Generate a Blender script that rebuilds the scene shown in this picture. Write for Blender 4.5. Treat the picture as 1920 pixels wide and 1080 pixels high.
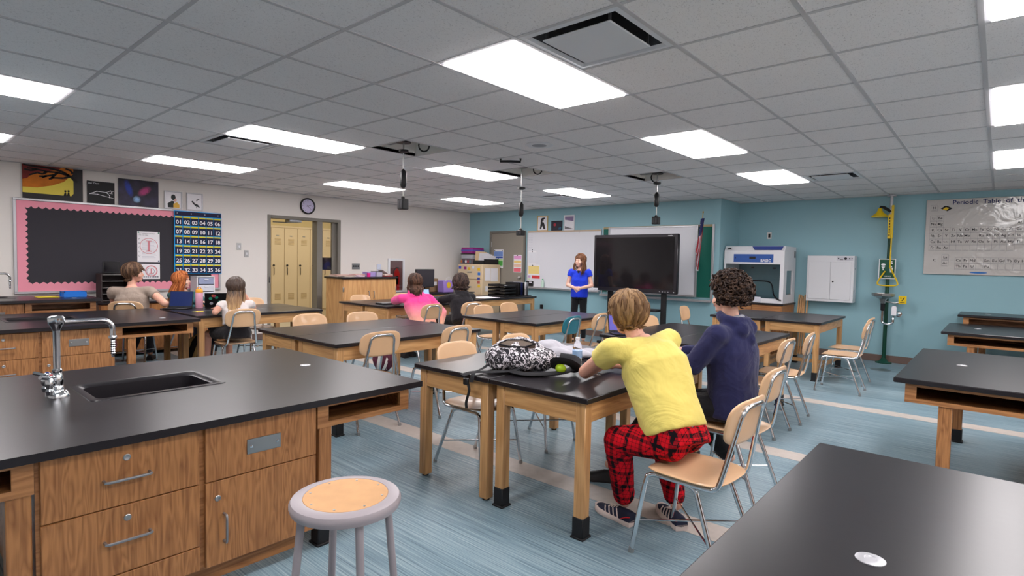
import bpy, bmesh, math, random
from mathutils import Vector, Matrix, Quaternion
random.seed(7)
PI=math.pi
for o in list(bpy.data.objects): bpy.data.objects.remove(o)
SC=bpy.context.scene
COL=SC.collection

# ------------------------------------------------------------------ camera
cam_d=bpy.data.cameras.new('camera'); cam=bpy.data.objects.new('camera',cam_d); COL.objects.link(cam)
HC=1.45; ZC=2.607
yaw,pit,rol=[math.radians(a) for a in (40.97,-2.66,1.2)]
r_=Vector((math.cos(yaw),math.sin(yaw),0)); f_=Vector((-math.sin(yaw),math.cos(yaw),0)); u_=Vector((0,0,1))
FW=f_*math.cos(pit)+u_*math.sin(pit); U2=-f_*math.sin(pit)+u_*math.cos(pit)
RR=r_*math.cos(rol)+U2*math.sin(rol); UU=-r_*math.sin(rol)+U2*math.cos(rol)
M=Matrix((RR,UU,-FW)).transposed().to_4x4(); M.translation=Vector((0,0,HC))
cam.matrix_world=M
cam_d.sensor_fit='HORIZONTAL'; cam_d.sensor_width=36; cam_d.lens=1050.5/1920*36
cam_d.clip_start=.05; cam_d.clip_end=60
SC.camera=cam
# ------------------------------------------------------------------ world, light levels, exposure
W=bpy.data.worlds.new('world'); SC.world=W; W.use_nodes=True
W.node_tree.nodes['Background'].inputs[0].default_value=(.8,.85,.9,1); W.node_tree.nodes['Background'].inputs[1].default_value=.02
PANEL_STRENGTH=9.0
CORRIDOR_POWER=30
SC.view_settings.view_transform='Standard'; SC.view_settings.look='None'
SC.view_settings.gamma=1; SC.view_settings.use_curve_mapping=False
SC.view_settings.exposure=0.95

# ------------------------------------------------------------------ helpers
def L1(c): return c/12.92 if c<=.04045 else ((c+.055)/1.055)**2.4
def S(r,g,b): return (L1(r/255),L1(g/255),L1(b/255),1)
class MB:
    def __init__(s): s.v=[]; s.f=[]; s.m=[]; s.cur=0
    def add(s,vs,fs):
        n=len(s.v); s.v+=[tuple(v) for v in vs]; s.f+=[tuple(i+n for i in f) for f in fs]; s.m+=[s.cur]*len(fs); return s
    def box(s,x0,x1,y0,y1,z0,z1,b=0.0,T=None):
        if x0>x1: x0,x1=x1,x0
        if y0>y1: y0,y1=y1,y0
        if z0>z1: z0,z1=z1,z0
        lo=(x0,y0,z0); hi=(x1,y1,z1)
        if b<=0:
            vs=[(hi[0] if i&1 else lo[0],hi[1] if i&2 else lo[1],hi[2] if i&4 else lo[2]) for i in range(8)]
            fs=[(0,2,3,1),(4,5,7,6),(0,1,5,4),(2,6,7,3),(0,4,6,2),(1,3,7,5)]
        else:
            b=min(b,.49*min(x1-x0,y1-y0,z1-z0)); vs=[]
            for c in range(8):
                for a in range(3):
                    p=[]
                    for k in range(3):
                        up=(c>>k)&1
                        q=hi[k] if up else lo[k]
                        if k!=a: q+= -b if up else b
                        p.append(q)
                    vs.append(tuple(p))
            fs=[]
            for a in range(3):
                o1,o2=[k for k in range(3) if k!=a]
                for sgn in (0,1):
                    base=sgn<<a
                    cs=[base,base|(1<<o1),base|(1<<o1)|(1<<o2),base|(1<<o2)]
                    fs.append(tuple(c*3+a for c in cs))
                for s1 in (0,1):
                    for s2 in (0,1):
                        c0=(s1<<o1)|(s2<<o2); c1=c0|(1<<a)
                        fs.append((c0*3+o1,c1*3+o1,c1*3+o2,c0*3+o2))
            for c in range(8): fs.append((c*3,c*3+1,c*3+2))
        if T is not None: vs=[tuple(T@Vector(v)) for v in vs]
        return s.add(vs,fs)
    def tube(s,path,r,n=8,caps=True,closed=False,flat=1.0,up=None):
        P=[Vector(p) for p in path]; k=len(P)
        rs=r if isinstance(r,(list,tuple)) else [r]*k
        tan=[]
        for i in range(k):
            if closed: t=P[(i+1)%k]-P[i-1]
            else: t=P[min(i+1,k-1)]-P[max(i-1,0)]
            tan.append(t.normalized() if t.length>1e-9 else Vector((0,0,1)))
        ref=Vector(up) if up else Vector((0,0,1))
        if abs(tan[0].dot(ref))>.95 and not up: ref=Vector((1,0,0))
        nrm=(ref-tan[0]*ref.dot(tan[0])).normalized(); vs=[]
        for i in range(k):
            if i>0: nrm=(nrm-tan[i]*nrm.dot(tan[i]))
            if nrm.length<1e-6: nrm=tan[i].orthogonal()
            nrm.normalize(); bi=tan[i].cross(nrm)
            for j in range(n):
                a=2*PI*j/n
                vs.append(P[i]+bi*math.cos(a)*rs[i]+nrm*math.sin(a)*rs[i]*flat)
        fs=[]
        for i in range(k if closed else k-1):
            for j in range(n):
                a=i*n+j; b=i*n+(j+1)%n; c=((i+1)%k)*n+(j+1)%n; d=((i+1)%k)*n+j
                fs.append((a,b,c,d))
        if caps and not closed:
            fs.append(tuple(range(n-1,-1,-1))); fs.append(tuple((k-1)*n+j for j in range(n)))
        return s.add(vs,fs)
    def lathe(s,prof,c=(0,0,0),n=24,axis='z',T=None):
        vs=[];k=len(prof)
        for (r,z) in prof:
            for j in range(n):
                a=2*PI*j/n; x=r*math.cos(a); y=r*math.sin(a)
                p=(x,y,z) if axis=='z' else ((z,x,y) if axis=='x' else (x,z,y))
                p=Vector(p)+Vector(c)
                vs.append(T@p if T is not None else p)
        fs=[]
        for i in range(k-1):
            for j in range(n): fs.append((i*n+j,i*n+(j+1)%n,(i+1)*n+(j+1)%n,(i+1)*n+j))
        if prof[0][0]>1e-6: fs.append(tuple(range(n-1,-1,-1)))
        if prof[-1][0]>1e-6: fs.append(tuple((k-1)*n+j for j in range(n)))
        return s.add(vs,fs)
    def prism(s,poly,axis,d0,d1):
        # poly in the plane's two axes: x -> (y,z), y -> (x,z), z -> (x,y)
        def P(u,v,d): return (d,u,v) if axis=='x' else ((u,d,v) if axis=='y' else (u,v,d))
        n=len(poly); vs=[P(u,v,d0) for u,v in poly]+[P(u,v,d1) for u,v in poly]
        fs=[tuple(range(n)),tuple(range(2*n-1,n-1,-1))]+[(i,(i+1)%n,n+(i+1)%n,n+i) for i in range(n)]
        return s.add(vs,fs)
    def ell(s,c,r,n=16,m=10,R=None):
        c=Vector(c); vs=[];fs=[]
        for i in range(m+1):
            t=PI*i/m
            for j in range(n):
                a=2*PI*j/n
                p=Vector((math.sin(t)*math.cos(a)*r[0],math.sin(t)*math.sin(a)*r[1],math.cos(t)*r[2]))
                if R is not None: p=R@p
                vs.append(c+p)
        for i in range(m):
            for j in range(n): fs.append((i*n+j,(i+1)*n+j,(i+1)*n+(j+1)%n,i*n+(j+1)%n))
        return s.add(vs,fs)
    def loft(s,rings,caps=True):
        n=len(rings[0]); vs=[p for r in rings for p in r]; fs=[]
        for i in range(len(rings)-1):
            for j in range(n): fs.append((i*n+j,i*n+(j+1)%n,(i+1)*n+(j+1)%n,(i+1)*n+j))
        if caps: fs.append(tuple(range(n-1,-1,-1))); fs.append(tuple((len(rings)-1)*n+j for j in range(n)))
        return s.add(vs,fs)
    def quad(s,a,b,c,d): return s.add([a,b,c,d],[(0,1,2,3)])
    def build(s,name,mats,parent=None,world=False,smooth=True,ang=.7,merge=False,keepn=False):
        me=bpy.data.meshes.new(name)
        off=Vector((0,0,0))
        if world and parent is not None:
            p=parent
            while p: off+=p.location; p=p.parent
        me.from_pydata([tuple(Vector(v)-off) for v in s.v],[],s.f)
        if not isinstance(mats,(list,tuple)): mats=[mats]
        for m in mats: me.materials.append(m)
        if len(mats)>1: me.polygons.foreach_set('material_index',s.m)
        bm=bmesh.new(); bm.from_mesh(me)
        if merge: bmesh.ops.remove_doubles(bm,verts=bm.verts,dist=1e-5)
        if not keepn: bmesh.ops.recalc_face_normals(bm,faces=bm.faces)
        bm.to_mesh(me); bm.free()
        if smooth:
            me.polygons.foreach_set('use_smooth',[True]*len(me.polygons)); me.set_sharp_from_angle(angle=ang)
        me.update()
        o=bpy.data.objects.new(name,me); COL.objects.link(o)
        if parent is not None: o.parent=parent
        return o
def thing(name,label,cat,loc=(0,0,0),rz=0,group=None):
    o=bpy.data.objects.new(name,None); COL.objects.link(o); o.location=loc; o.rotation_euler=(0,0,rz)
    o.empty_display_size=.1; o['label']=label; o['category']=cat
    if group: o['group']=group
    return o
def tag(o,label,cat,group=None):
    o['label']=label; o['category']=cat
    if group: o['group']=group
    return o
def struct(o): o['kind']='structure'; return o
def sroot(name,loc=(0,0,0)):
    o=bpy.data.objects.new(name,None); COL.objects.link(o); o.location=loc; o['kind']='structure'; return o
def inst(src,parent,loc=(0,0,0),rot=(0,0,0),name=None):
    o=src.copy(); COL.objects.link(o); o.parent=parent; o.location=loc; o.rotation_euler=rot
    if name: o.name=name
    return o
def dup(root,loc,rz,label,group=None):
    def rec(o,par):
        c=o.copy(); COL.objects.link(c)
        if par is not None: c.parent=par
        for ch in [k for k in KIDS if k.parent==o]: rec(ch,c)
        return c
    KIDS=list(root.children_recursive)
    r=rec(root,None); r.location=loc; r.rotation_euler=(0,0,rz); r['label']=label
    if group: r['group']=group
    return r
def arc(c,r,a0,a1,n,plane='xz'):
    out=[]
    for i in range(n+1):
        a=a0+(a1-a0)*i/n; u=r*math.cos(a); v=r*math.sin(a)
        out.append({'xz':(c[0]+u,c[1],c[2]+v),'yz':(c[0],c[1]+u,c[2]+v),'xy':(c[0]+u,c[1]+v,c[2])}[plane])
    return out
def bez(p0,p1,p2,p3,n=8):
    P=[Vector(p) for p in (p0,p1,p2,p3)]
    return [tuple(P[0]*(1-t)**3+P[1]*3*t*(1-t)**2+P[2]*3*t*t*(1-t)+P[3]*t**3) for t in [i/n for i in range(n+1)]]
def smoothpath(pts,sub=5):
    P=[Vector(p) for p in pts]; out=[]
    for i in range(len(P)-1):
        a=P[max(i-1,0)];b=P[i];c=P[i+1];d=P[min(i+2,len(P)-1)]
        for k in range(sub):
            t=k/sub
            out.append(.5*((2*b)+(c-a)*t+(2*a-5*b+4*c-d)*t*t+(3*b-3*c+d-a)*t**3))
    out.append(P[-1]); return out
def rrect(w,h,r,n=4,cx=0,cy=0):
    out=[]
    for (sx,sy,a0) in ((1,1,0),(-1,1,PI/2),(-1,-1,PI),(1,-1,1.5*PI)):
        for i in range(n+1):
            a=a0+PI/2*i/n; out.append((cx+sx*(w/2-r)+r*math.cos(a),cy+sy*(h/2-r)+r*math.sin(a)))
    return out
_txt={}
def text(s_,size,name,m,parent,origin,ux,uy,align='LEFT',world=True,depth=.001,bold=0.0):
    """flat lettering as a mesh: origin, unit axes ux (reading direction), uy (up)."""
    cu=bpy.data.curves.new(name,'FONT'); cu.body=s_; cu.size=size; cu.align_x=align; cu.extrude=depth/2; cu.offset=bold; cu.resolution_u=2
    o=bpy.data.objects.new(name,cu); COL.objects.link(o)
    me=bpy.data.meshes.new_from_object(o.evaluated_get(bpy.context.evaluated_depsgraph_get()))
    bpy.data.objects.remove(o); bpy.data.curves.remove(cu)
    ux=Vector(ux);uy=Vector(uy);uz=ux.cross(uy); off=Vector((0,0,0))
    if world and parent is not None:
        p=parent
        while p: off+=p.location; p=p.parent
    for v in me.vertices: v.co=Vector(origin)+ux*v.co.x+uy*v.co.y+uz*v.co.z-off
    me.materials.clear(); me.materials.append(m); me.name=name
    ob=bpy.data.objects.new(name,me); COL.objects.link(ob)
    if parent is not None: ob.parent=parent
    return ob

# ------------------------------------------------------------------ materials
def newmat(name):
    m=bpy.data.materials.new(name); m.use_nodes=True; nt=m.node_tree; b=nt.nodes['Principled BSDF']; return m,nt,b
def mat(name,col,rough=.5,metal=0,spec=.5,bump=0,bscale=80,var=0,vscale=6,coat=0,sheen=0,trans=0,ior=1.45,emit=None,es=0,alpha=1):
    m,nt,b=newmat(name); I=b.inputs
    I['Base Color'].default_value=col; I['Roughness'].default_value=rough; I['Metallic'].default_value=metal
    I['Specular IOR Level'].default_value=spec; I['Coat Weight'].default_value=coat; I['Sheen Weight'].default_value=sheen
    I['Transmission Weight'].default_value=trans; I['IOR'].default_value=ior; I['Alpha'].default_value=alpha
    if emit: I['Emission Color'].default_value=emit; I['Emission Strength'].default_value=es
    if bump or var:
        tc=nt.nodes.new('ShaderNodeTexCoord')
        if bump:
            n=nt.nodes.new('ShaderNodeTexNoise'); n.inputs['Scale'].default_value=bscale; n.inputs['Detail'].default_value=4
            bp=nt.nodes.new('ShaderNodeBump'); bp.inputs['Strength'].default_value=bump; bp.inputs['Distance'].default_value=.01
            nt.links.new(tc.outputs['Object'],n.inputs['Vector']); nt.links.new(n.outputs['Fac'],bp.inputs['Height']); nt.links.new(bp.outputs['Normal'],I['Normal'])
        if var:
            n=nt.nodes.new('ShaderNodeTexNoise'); n.inputs['Scale'].default_value=vscale; n.inputs['Detail'].default_value=5
            mx=nt.nodes.new('ShaderNodeMix'); mx.data_type='RGBA'; mx.blend_type='MULTIPLY'
            mr=nt.nodes.new('ShaderNodeMapRange'); mr.inputs['From Min'].default_value=.3; mr.inputs['From Max'].default_value=.7; mr.inputs['To Min'].default_value=1-var; mr.inputs['To Max'].default_value=1
            cb=nt.nodes.new('ShaderNodeCombineColor')
            nt.links.new(tc.outputs['Object'],n.inputs['Vector']); nt.links.new(n.outputs['Fac'],mr.inputs['Value'])
            for k in range(3): nt.links.new(mr.outputs[0],cb.inputs[k])
            mx.inputs['Factor'].default_value=1; mx.inputs['A'].default_value=col
            nt.links.new(cb.outputs[0],mx.inputs['B']); nt.links.new(mx.outputs['Result'],I['Base Color'])
    return m
def ramp(nt,stops):
    r=nt.nodes.new('ShaderNodeValToRGB'); e=r.color_ramp.elements
    e[0].position,e[0].color=stops[0]; e[1].position,e[1].color=stops[-1]
    for p,c in stops[1:-1]:
        q=e.new(p); q.color=c
    return r
def wood(name,dark,light,grain='z',scale=1.0,rough=.4,cath=.5,coat=.15):
    """wood whose figure runs along one axis: stretched noise rings plus fine pores"""
    m,nt,b=newmat(name); N=nt.nodes; LK=nt.links
    tc=N.new('ShaderNodeTexCoord'); mp=N.new('ShaderNodeMapping')
    st={'x':(.12,1,1),'y':(1,.12,1),'z':(1,1,.12)}[grain]
    mp.inputs['Scale'].default_value=[a*scale for a in st]
    oi=N.new('ShaderNodeObjectInfo'); ad=N.new('ShaderNodeVectorMath'); ad.operation='ADD'
    sc=N.new('ShaderNodeVectorMath'); sc.operation='SCALE'; sc.inputs['Scale'].default_value=7.3
    cbx=N.new('ShaderNodeCombineXYZ')
    for k in range(3): LK.new(oi.outputs['Random'],cbx.inputs[k])
    LK.new(cbx.outputs[0],sc.inputs[0]); LK.new(tc.outputs['Object'],mp.inputs['Vector']); LK.new(mp.outputs[0],ad.inputs[0]); LK.new(sc.outputs[0],ad.inputs[1])
    n1=N.new('ShaderNodeTexNoise'); n1.inputs['Scale'].default_value=5.5; n1.inputs['Detail'].default_value=2; n1.inputs['Distortion'].default_value=.3
    LK.new(ad.outputs[0],n1.inputs['Vector'])
    mu=N.new('ShaderNodeMath'); mu.operation='MULTIPLY'; mu.inputs[1].default_value=14*cath+4
    fr=N.new('ShaderNodeMath'); fr.operation='PINGPONG'; fr.inputs[1].default_value=.5
    LK.new(n1.outputs['Fac'],mu.inputs[0]); LK.new(mu.outputs[0],fr.inputs[0])
    n2=N.new('ShaderNodeTexNoise'); n2.inputs['Scale'].default_value=110; n2.inputs['Detail'].default_value=3
    mp2=N.new('ShaderNodeMapping'); st2={'x':(.035,1,1),'y':(1,.035,1),'z':(1,1,.035)}[grain]; mp2.inputs['Scale'].default_value=st2
    LK.new(tc.outputs['Object'],mp2.inputs['Vector']); LK.new(mp2.outputs[0],n2.inputs['Vector'])
    m1=N.new('ShaderNodeMath'); m1.operation='MULTIPLY_ADD'; m1.inputs[1].default_value=1.0; LK.new(fr.outputs[0],m1.inputs[0])
    m2=N.new('ShaderNodeMath'); m2.operation='MULTIPLY_ADD'; m2.inputs[1].default_value=1.3; m2.inputs[2].default_value=-.4; LK.new(n2.outputs['Fac'],m2.inputs[0]); LK.new(m2.outputs[0],m1.inputs[2])
    rp=ramp(nt,[(.1,dark),(.75,light)]); LK.new(m1.outputs[0],rp.inputs[0]); LK.new(rp.outputs[0],b.inputs['Base Color'])
    b.inputs['Roughness'].default_value=rough; b.inputs['Coat Weight'].default_value=coat; b.inputs['Coat Roughness'].default_value=.25
    return m
M_={}
M_['white_wall']=mat('white_wall_paint',S(226,221,216),.6,bump=.05,bscale=300)
M_['teal_wall']=mat('teal_wall_paint',S(144,184,194),.55,bump=.05,bscale=300)
M_['tee']=mat('ceiling_grid_metal',S(200,198,200),.5)
M_['lens']=mat('light_lens',(1,1,1,1),.4,emit=(1,.95,.955,1),es=PANEL_STRENGTH)
M_['light_frame']=mat('light_frame',S(215,215,220),.4)
M_['dark_void']=mat('duct_dark',S(38,38,42),.6)
M_['white_metal']=mat('white_painted_metal',S(225,226,230),.35)
M_['grey_metal']=mat('grey_satin_metal',S(150,152,156),.35,metal=.8)
M_['chrome']=mat('chrome',S(215,218,222),.12,metal=1)
M_['steel']=mat('brushed_steel',S(175,175,175),.3,metal=1)
M_['black_plastic']=mat('black_plastic',S(24,24,26),.4)
M_['black_rubber']=mat('black_rubber',S(22,22,25),.6)
M_['epoxy']=mat('black_epoxy_resin',S(32,29,33),.30,spec=.5,bump=.01,bscale=30,var=.15,vscale=5)
M_['epoxy_edge']=M_['epoxy']
M_['beige_plastic']=mat('beige_chair_plastic',S(218,178,138),.3,coat=.2,var=.04,vscale=8)
M_['teal_plastic']=mat('teal_chair_plastic',S(38,112,128),.3,coat=.2)
M_['frame_grey']=mat('taupe_door_frame',S(122,118,110),.5)
M_['door_taupe']=mat('taupe_door_leaf',S(146,139,128),.5)
M_['brown_base']=mat('brown_vinyl_base',S(112,92,84),.6)
M_['whiteboard']=mat('whiteboard_surface',S(226,226,232),.25)
M_['alu']=mat('aluminium_trim',S(190,190,194),.4,metal=.6)
M_['green_board']=mat('green_chalkboard',S(14,98,84),.6)
M_['paper']=mat('white_paper',S(238,236,240),.8)
M_['pink']=mat('pink_border_paper',S(238,152,170),.7)
M_['black_paper']=mat('charcoal_paper',S(52,50,57),.8)
M_['yellow']=mat('yellow_paint',S(232,196,18),.35)
M_['green_pole']=mat('dark_green_paint',S(12,66,50),.35)
M_['sign_green']=mat('green_sign',S(10,80,58),.5)
M_['navy']=mat('navy_ink',S(24,36,92),.6)
M_['ink']=mat('black_ink',S(25,25,30),.7)
M_['glass']=mat('clear_glass',(1,1,1,1),.02,trans=1,ior=1.45)
M_['locker']=mat('tan_locker_paint',S(204,186,154),.45,bump=.03,bscale=200)
M_['cream']=mat('cream_paint',S(240,222,170),.6)
M_['oak_v']=wood('oak_veneer_vertical',S(138,88,48),S(180,124,74),'z',3.2,.42,.35)
M_['oak_h']=wood('oak_veneer_across_x',S(140,90,50),S(180,126,78),'x',1.6,.42,.3)
M_['oak_y']=wood('oak_veneer_across_y',S(140,90,50),S(180,126,78),'y',1.6,.42,.3)
M_['maple_z']=wood('ash_wood_upright',S(178,130,80),S(208,160,106),'z',1.2,.4,.25)
M_['maple_x']=wood('ash_wood_along_x',S(178,130,80),S(208,160,106),'x',1.2,.4,.3)
M_['maple_y']=wood('ash_wood_along_y',S(178,130,80),S(208,160,106),'y',1.2,.4,.3)
M_['pale_wood']=wood('pale_birch',S(190,138,86),S(214,166,112),'z',1.0,.4,.4)
M_['fiberboard']=mat('hardboard',S(204,156,106),.55,var=.14,vscale=14)
# ceiling tile: white mineral fibre with pitted fissures
def tile_mat():
    m,nt,b=newmat('fissured_ceiling_tile'); N=nt.nodes; LK=nt.links
    tc=N.new('ShaderNodeTexCoord'); mp=N.new('ShaderNodeMapping'); mp.inputs['Scale'].default_value=(150,80,150); mp.inputs['Rotation'].default_value=(0,0,.5)
    v=N.new('ShaderNodeTexNoise'); v.inputs['Scale'].default_value=1; v.inputs['Detail'].default_value=1.5; v.inputs['Distortion'].default_value=1.2
    oi=N.new('ShaderNodeObjectInfo'); av=N.new('ShaderNodeVectorMath'); av.operation='ADD'
    sc=N.new('ShaderNodeVectorMath'); sc.operation='SCALE'; sc.inputs['Scale'].default_value=31
    cb=N.new('ShaderNodeCombineXYZ'); LK.new(oi.outputs['Random'],cb.inputs[0]); LK.new(oi.outputs['Random'],cb.inputs[1]); LK.new(cb.outputs[0],sc.inputs[0])
    LK.new(tc.outputs['Object'],mp.inputs['Vector']); LK.new(mp.outputs[0],av.inputs[0]); LK.new(sc.outputs[0],av.inputs[1]); LK.new(av.outputs[0],v.inputs['Vector'])
    rp=ramp(nt,[(.60,S(245,242,242)),(.69,S(214,210,211))]); LK.new(v.outputs['Fac'],rp.inputs[0]); LK.new(rp.outputs[0],b.inputs['Base Color'])
    rh=ramp(nt,[(.58,(1,1,1,1)),(.68,(0,0,0,1))]); LK.new(v.outputs['Fac'],rh.inputs[0])
    bp=N.new('ShaderNodeBump'); bp.inputs['Strength'].default_value=.35; bp.inputs['Distance'].default_value=.002
    LK.new(rh.outputs[0],bp.inputs['Height']); LK.new(bp.outputs[0],b.inputs['Normal']); b.inputs['Roughness'].default_value=.9
    b.inputs['Specular IOR Level'].default_value=.1
    return m
M_['tile']=tile_mat()
def floor_mat():
    m,nt,b=newmat('streaked_blue_linoleum'); N=nt.nodes; LK=nt.links
    tc=N.new('ShaderNodeTexCoord')
    def noise(sx,sy,sc,det):
        mp=N.new('ShaderNodeMapping'); mp.inputs['Scale'].default_value=(sx,sy,1); mp.inputs['Rotation'].default_value=(0,0,0)
        n=N.new('ShaderNodeTexNoise'); n.inputs['Scale'].default_value=sc; n.inputs['Detail'].default_value=det; n.inputs['Roughness'].default_value=.65
        LK.new(tc.outputs['Object'],mp.inputs['Vector']); LK.new(mp.outputs[0],n.inputs['Vector']); return n
    n1=noise(1.6,120,1,5); n2=noise(.4,2,1,2)
    mx=N.new('ShaderNodeMath'); mx.operation='MULTIPLY_ADD'; mx.inputs[1].default_value=.22
    LK.new(n2.outputs['Fac'],mx.inputs[0]); LK.new(n1.outputs['Fac'],mx.inputs[2])
    rp=ramp(nt,[(.42,S(74,98,112)),(.60,S(122,148,160)),(.80,S(168,186,192))]); LK.new(mx.outputs[0],rp.inputs[0])
    LK.new(rp.outputs[0],b.inputs['Base Color']); b.inputs['Roughness'].default_value=.38; b.inputs['Specular IOR Level'].default_value=.45
    bp=N.new('ShaderNodeBump'); bp.inputs['Strength'].default_value=.06; bp.inputs['Distance'].default_value=.004
    LK.new(n1.outputs['Fac'],bp.inputs['Height']); LK.new(bp.outputs[0],b.inputs['Normal'])
    return m
M_['floor']=floor_mat()
M_['band']=mat('beige_floor_band',S(196,186,178),.4,var=.12,vscale=20)

# ------------------------------------------------------------------ room shell
XL,XR,YF,YB,YR,XS=-9.7,3.3,-3.0,9.57,10.48,-3.63
TT=.6096; GX0=-3.164; GY0=2.83
def gx(i): return GX0+i*TT
def gy(j): return GY0+j*TT
fl=struct(MB().box(XL,XR,YF,YR+.2,-.12,0).build('floor',M_['floor'],smooth=False))
for k,(a,b_,x0,x1) in enumerate(((2.90,3.10,XL,XR),(4.56,4.76,XL,XR),(6.65,6.85,XL,XR))):
    MB().box(x0,x1,a,b_,-.01,.0015).build('floor_band',M_['band'],parent=fl,smooth=False)
MB().lathe([(.13,.0),(.13,.003),(.0,.004)],(-1.24,9.62,.0),28).build('floor_drain_cover',M_['steel'],parent=fl)
# left wall with the doorway opening y 4.61..6.05, z 0..2.19
DY0,DY1,DZ=4.61,6.05,2.19
wl=MB(); wl.box(XL-.16,XL,YF,DY0,0,ZC+.3); wl.box(XL-.16,XL,DY1,YR+.2,0,ZC+.3); wl.box(XL-.16,XL,DY0,DY1,DZ,ZC+.3)
struct(wl.build('wall_left',M_['white_wall'],smooth=False))
struct(MB().box(XL,XS,YB,YB+.15,0,ZC+.3).build('wall_back',M_['teal_wall'],smooth=False))
struct(MB().box(XS-.12,XS,YB+.15,YR,0,ZC+.3).build('wall_return',M_['teal_wall'],smooth=False))
struct(MB().box(XS-.12,XR,YR,YR+.15,0,ZC+.3).build('wall_recess',M_['teal_wall'],smooth=False))
struct(MB().box(XR,XR+.15,YF,YR+.15,0,ZC+.3).build('wall_right',M_['white_wall'],smooth=False))
struct(MB().box(XL,XR,YF-.15,YF,0,ZC+.3).build('wall_front',M_['white_wall'],smooth=False))
struct(MB().box(XS,XR,YR-.012,YR,0,.11,.004).build('baseboard_recess',M_['brown_base'],smooth=False))
struct(MB().box(XS,XS+.012,YB,YR-.012,0,.11,.004).build('baseboard_return',M_['brown_base'],smooth=False))
struct(MB().box(-7.85,XS,YB-.012,YB,0,.11,.004).build('baseboard_back',M_['brown_base'],smooth=False))
struct(MB().box(XL,XL+.012,DY1+.02,YB-.02,0,.11,.004).build('baseboard_left',M_['brown_base'],smooth=False))
struct(MB().box(XL,XL+.012,YF,DY0-.02,0,.11,.004).build('baseboard_left',M_['brown_base'],smooth=False))
# ------------------------------------------------------------------ ceiling: tee grid, tiles, fixtures
ceil=sroot('ceiling',(0,0,ZC))
MB().box(XL,XR,YF,YR,ZC+.45,ZC+.5).build('light_block_slab',M_['dark_void'],parent=ceil,world=True,smooth=False)  # unseen slab added above the tile grid to block light from outside
for i in range(-11,12):
    x=gx(i)
    if XL+.01<x<XR: MB().box(x-.012,x+.012,YF,YR,ZC-.004,ZC+.03).build('grid_tee',M_['tee'],parent=ceil,world=True,smooth=False)
LIT0={(i,j) for i in (-8,-4,1,5,9) for j in (-5,-1,3,7)}
for j in range(-9,14):
    y=gy(j)
    if YF<y<YR:
        cm=MB()
        for i in range(-11,11):
            if (i,j-1) in LIT0: continue
            a_,b_2=max(gx(i),XL),min(gx(i+1),XR)
            if b_2>a_: cm.box(a_,b_2,y-.011,y+.011,ZC-.0025,ZC+.028)
        cm.build('cross_tee',M_['tee'],parent=ceil,world=True,smooth=False)
wa=MB(); 
wa.box(XL,XL+.022,YF,YR,ZC-.003,ZC+.03); wa.box(XR-.022,XR,YF,YR,ZC-.003,ZC+.03); wa.box(XL,XS,YB-.022,YB,ZC-.003,ZC+.03); wa.box(XS,XS+.022,YB,YR,ZC-.003,ZC+.03); wa.box(XS,XR,YR-.022,YR,ZC-.003,ZC+.03)
wa.build('wall_angle',M_['tee'],parent=ceil,world=True,smooth=False)
LIGHTS=[(i,j) for i in (-8,-4,1,5,9) for j in (-5,-1,3,7) ]
lit=set()
for i,j in LIGHTS: lit|={(i,j),(i,j+1)}
VENTS=[(2,-1),(-5,-1),(2,8),(-5,8)]
OPEN=[(-3,1),(-3,4),(-1,6)]
skip=lit|set(VENTS)|set(OPEN)
tile_me=MB().box(-.296,.296,-.296,.296,.0,.015,.002)
first=None; cells=[]
for i in range(-11,11):
    for j in range(-10,13):
        x0,x1,y0,y1=gx(i),gx(i+1),gy(j),gy(j+1)
        if x1<XL+.05 or x0>XR-.05 or y1<YF+.05 or y0>YR-.05 or (i,j) in skip: continue
        cx,cy=(x0+x1)/2,(y0+y1)/2
        if cx<XS-.3 and y0>YB-.05: continue
        a0,a1=max(x0,XL),min(x1,XR); b0,b1=max(y0,YF),min(y1,(YB if cx<XS else YR))
        full=(a1-a0>TT-.01 and b1-b0>TT-.01)
        q=Vector((cx,cy,ZC-HC)); dep=q.dot(FW); u=q.dot(RR)/max(dep,.01); v=q.dot(UU)/max(dep,.01)
        vis=dep>.3 and abs(u)<1.02 and v<.62
        cells.append((0 if vis else 1,q.length,a0,a1,b0,b1,full))
cells.sort()
rest=MB()
for n,(vis,_,a0,a1,b0,b1,full) in enumerate(cells):
    if n>=298 or vis:
        rest.box(a0+.008,a1-.008,b0+.008,b1-.008,ZC+.004,ZC+.019); continue
    if full:
        if first is None:
            first=tile_me.build('ceiling_tile',M_['tile'],parent=ceil,smooth=False); o=first
        else: o=inst(first,ceil,name='ceiling_tile')
        o.location=((a0+a1)/2,(b0+b1)/2,.0005)
    else:
        MB().box(a0+.008,a1-.008,b0+.008,b1-.008,ZC+.004,ZC+.019,.002).build('ceiling_tile',M_['tile'],parent=ceil,world=True,smooth=False)
rs=rest.build('distant_ceiling_tiles',M_['tile'],parent=ceil,world=True,smooth=False); rs['kind']='stuff'
names={1:'nearest column of troffers above the centre tables',-4:'middle column',-8:'column next to the white wall',5:'column at the right edge of the ceiling',9:'far right column'}
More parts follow.
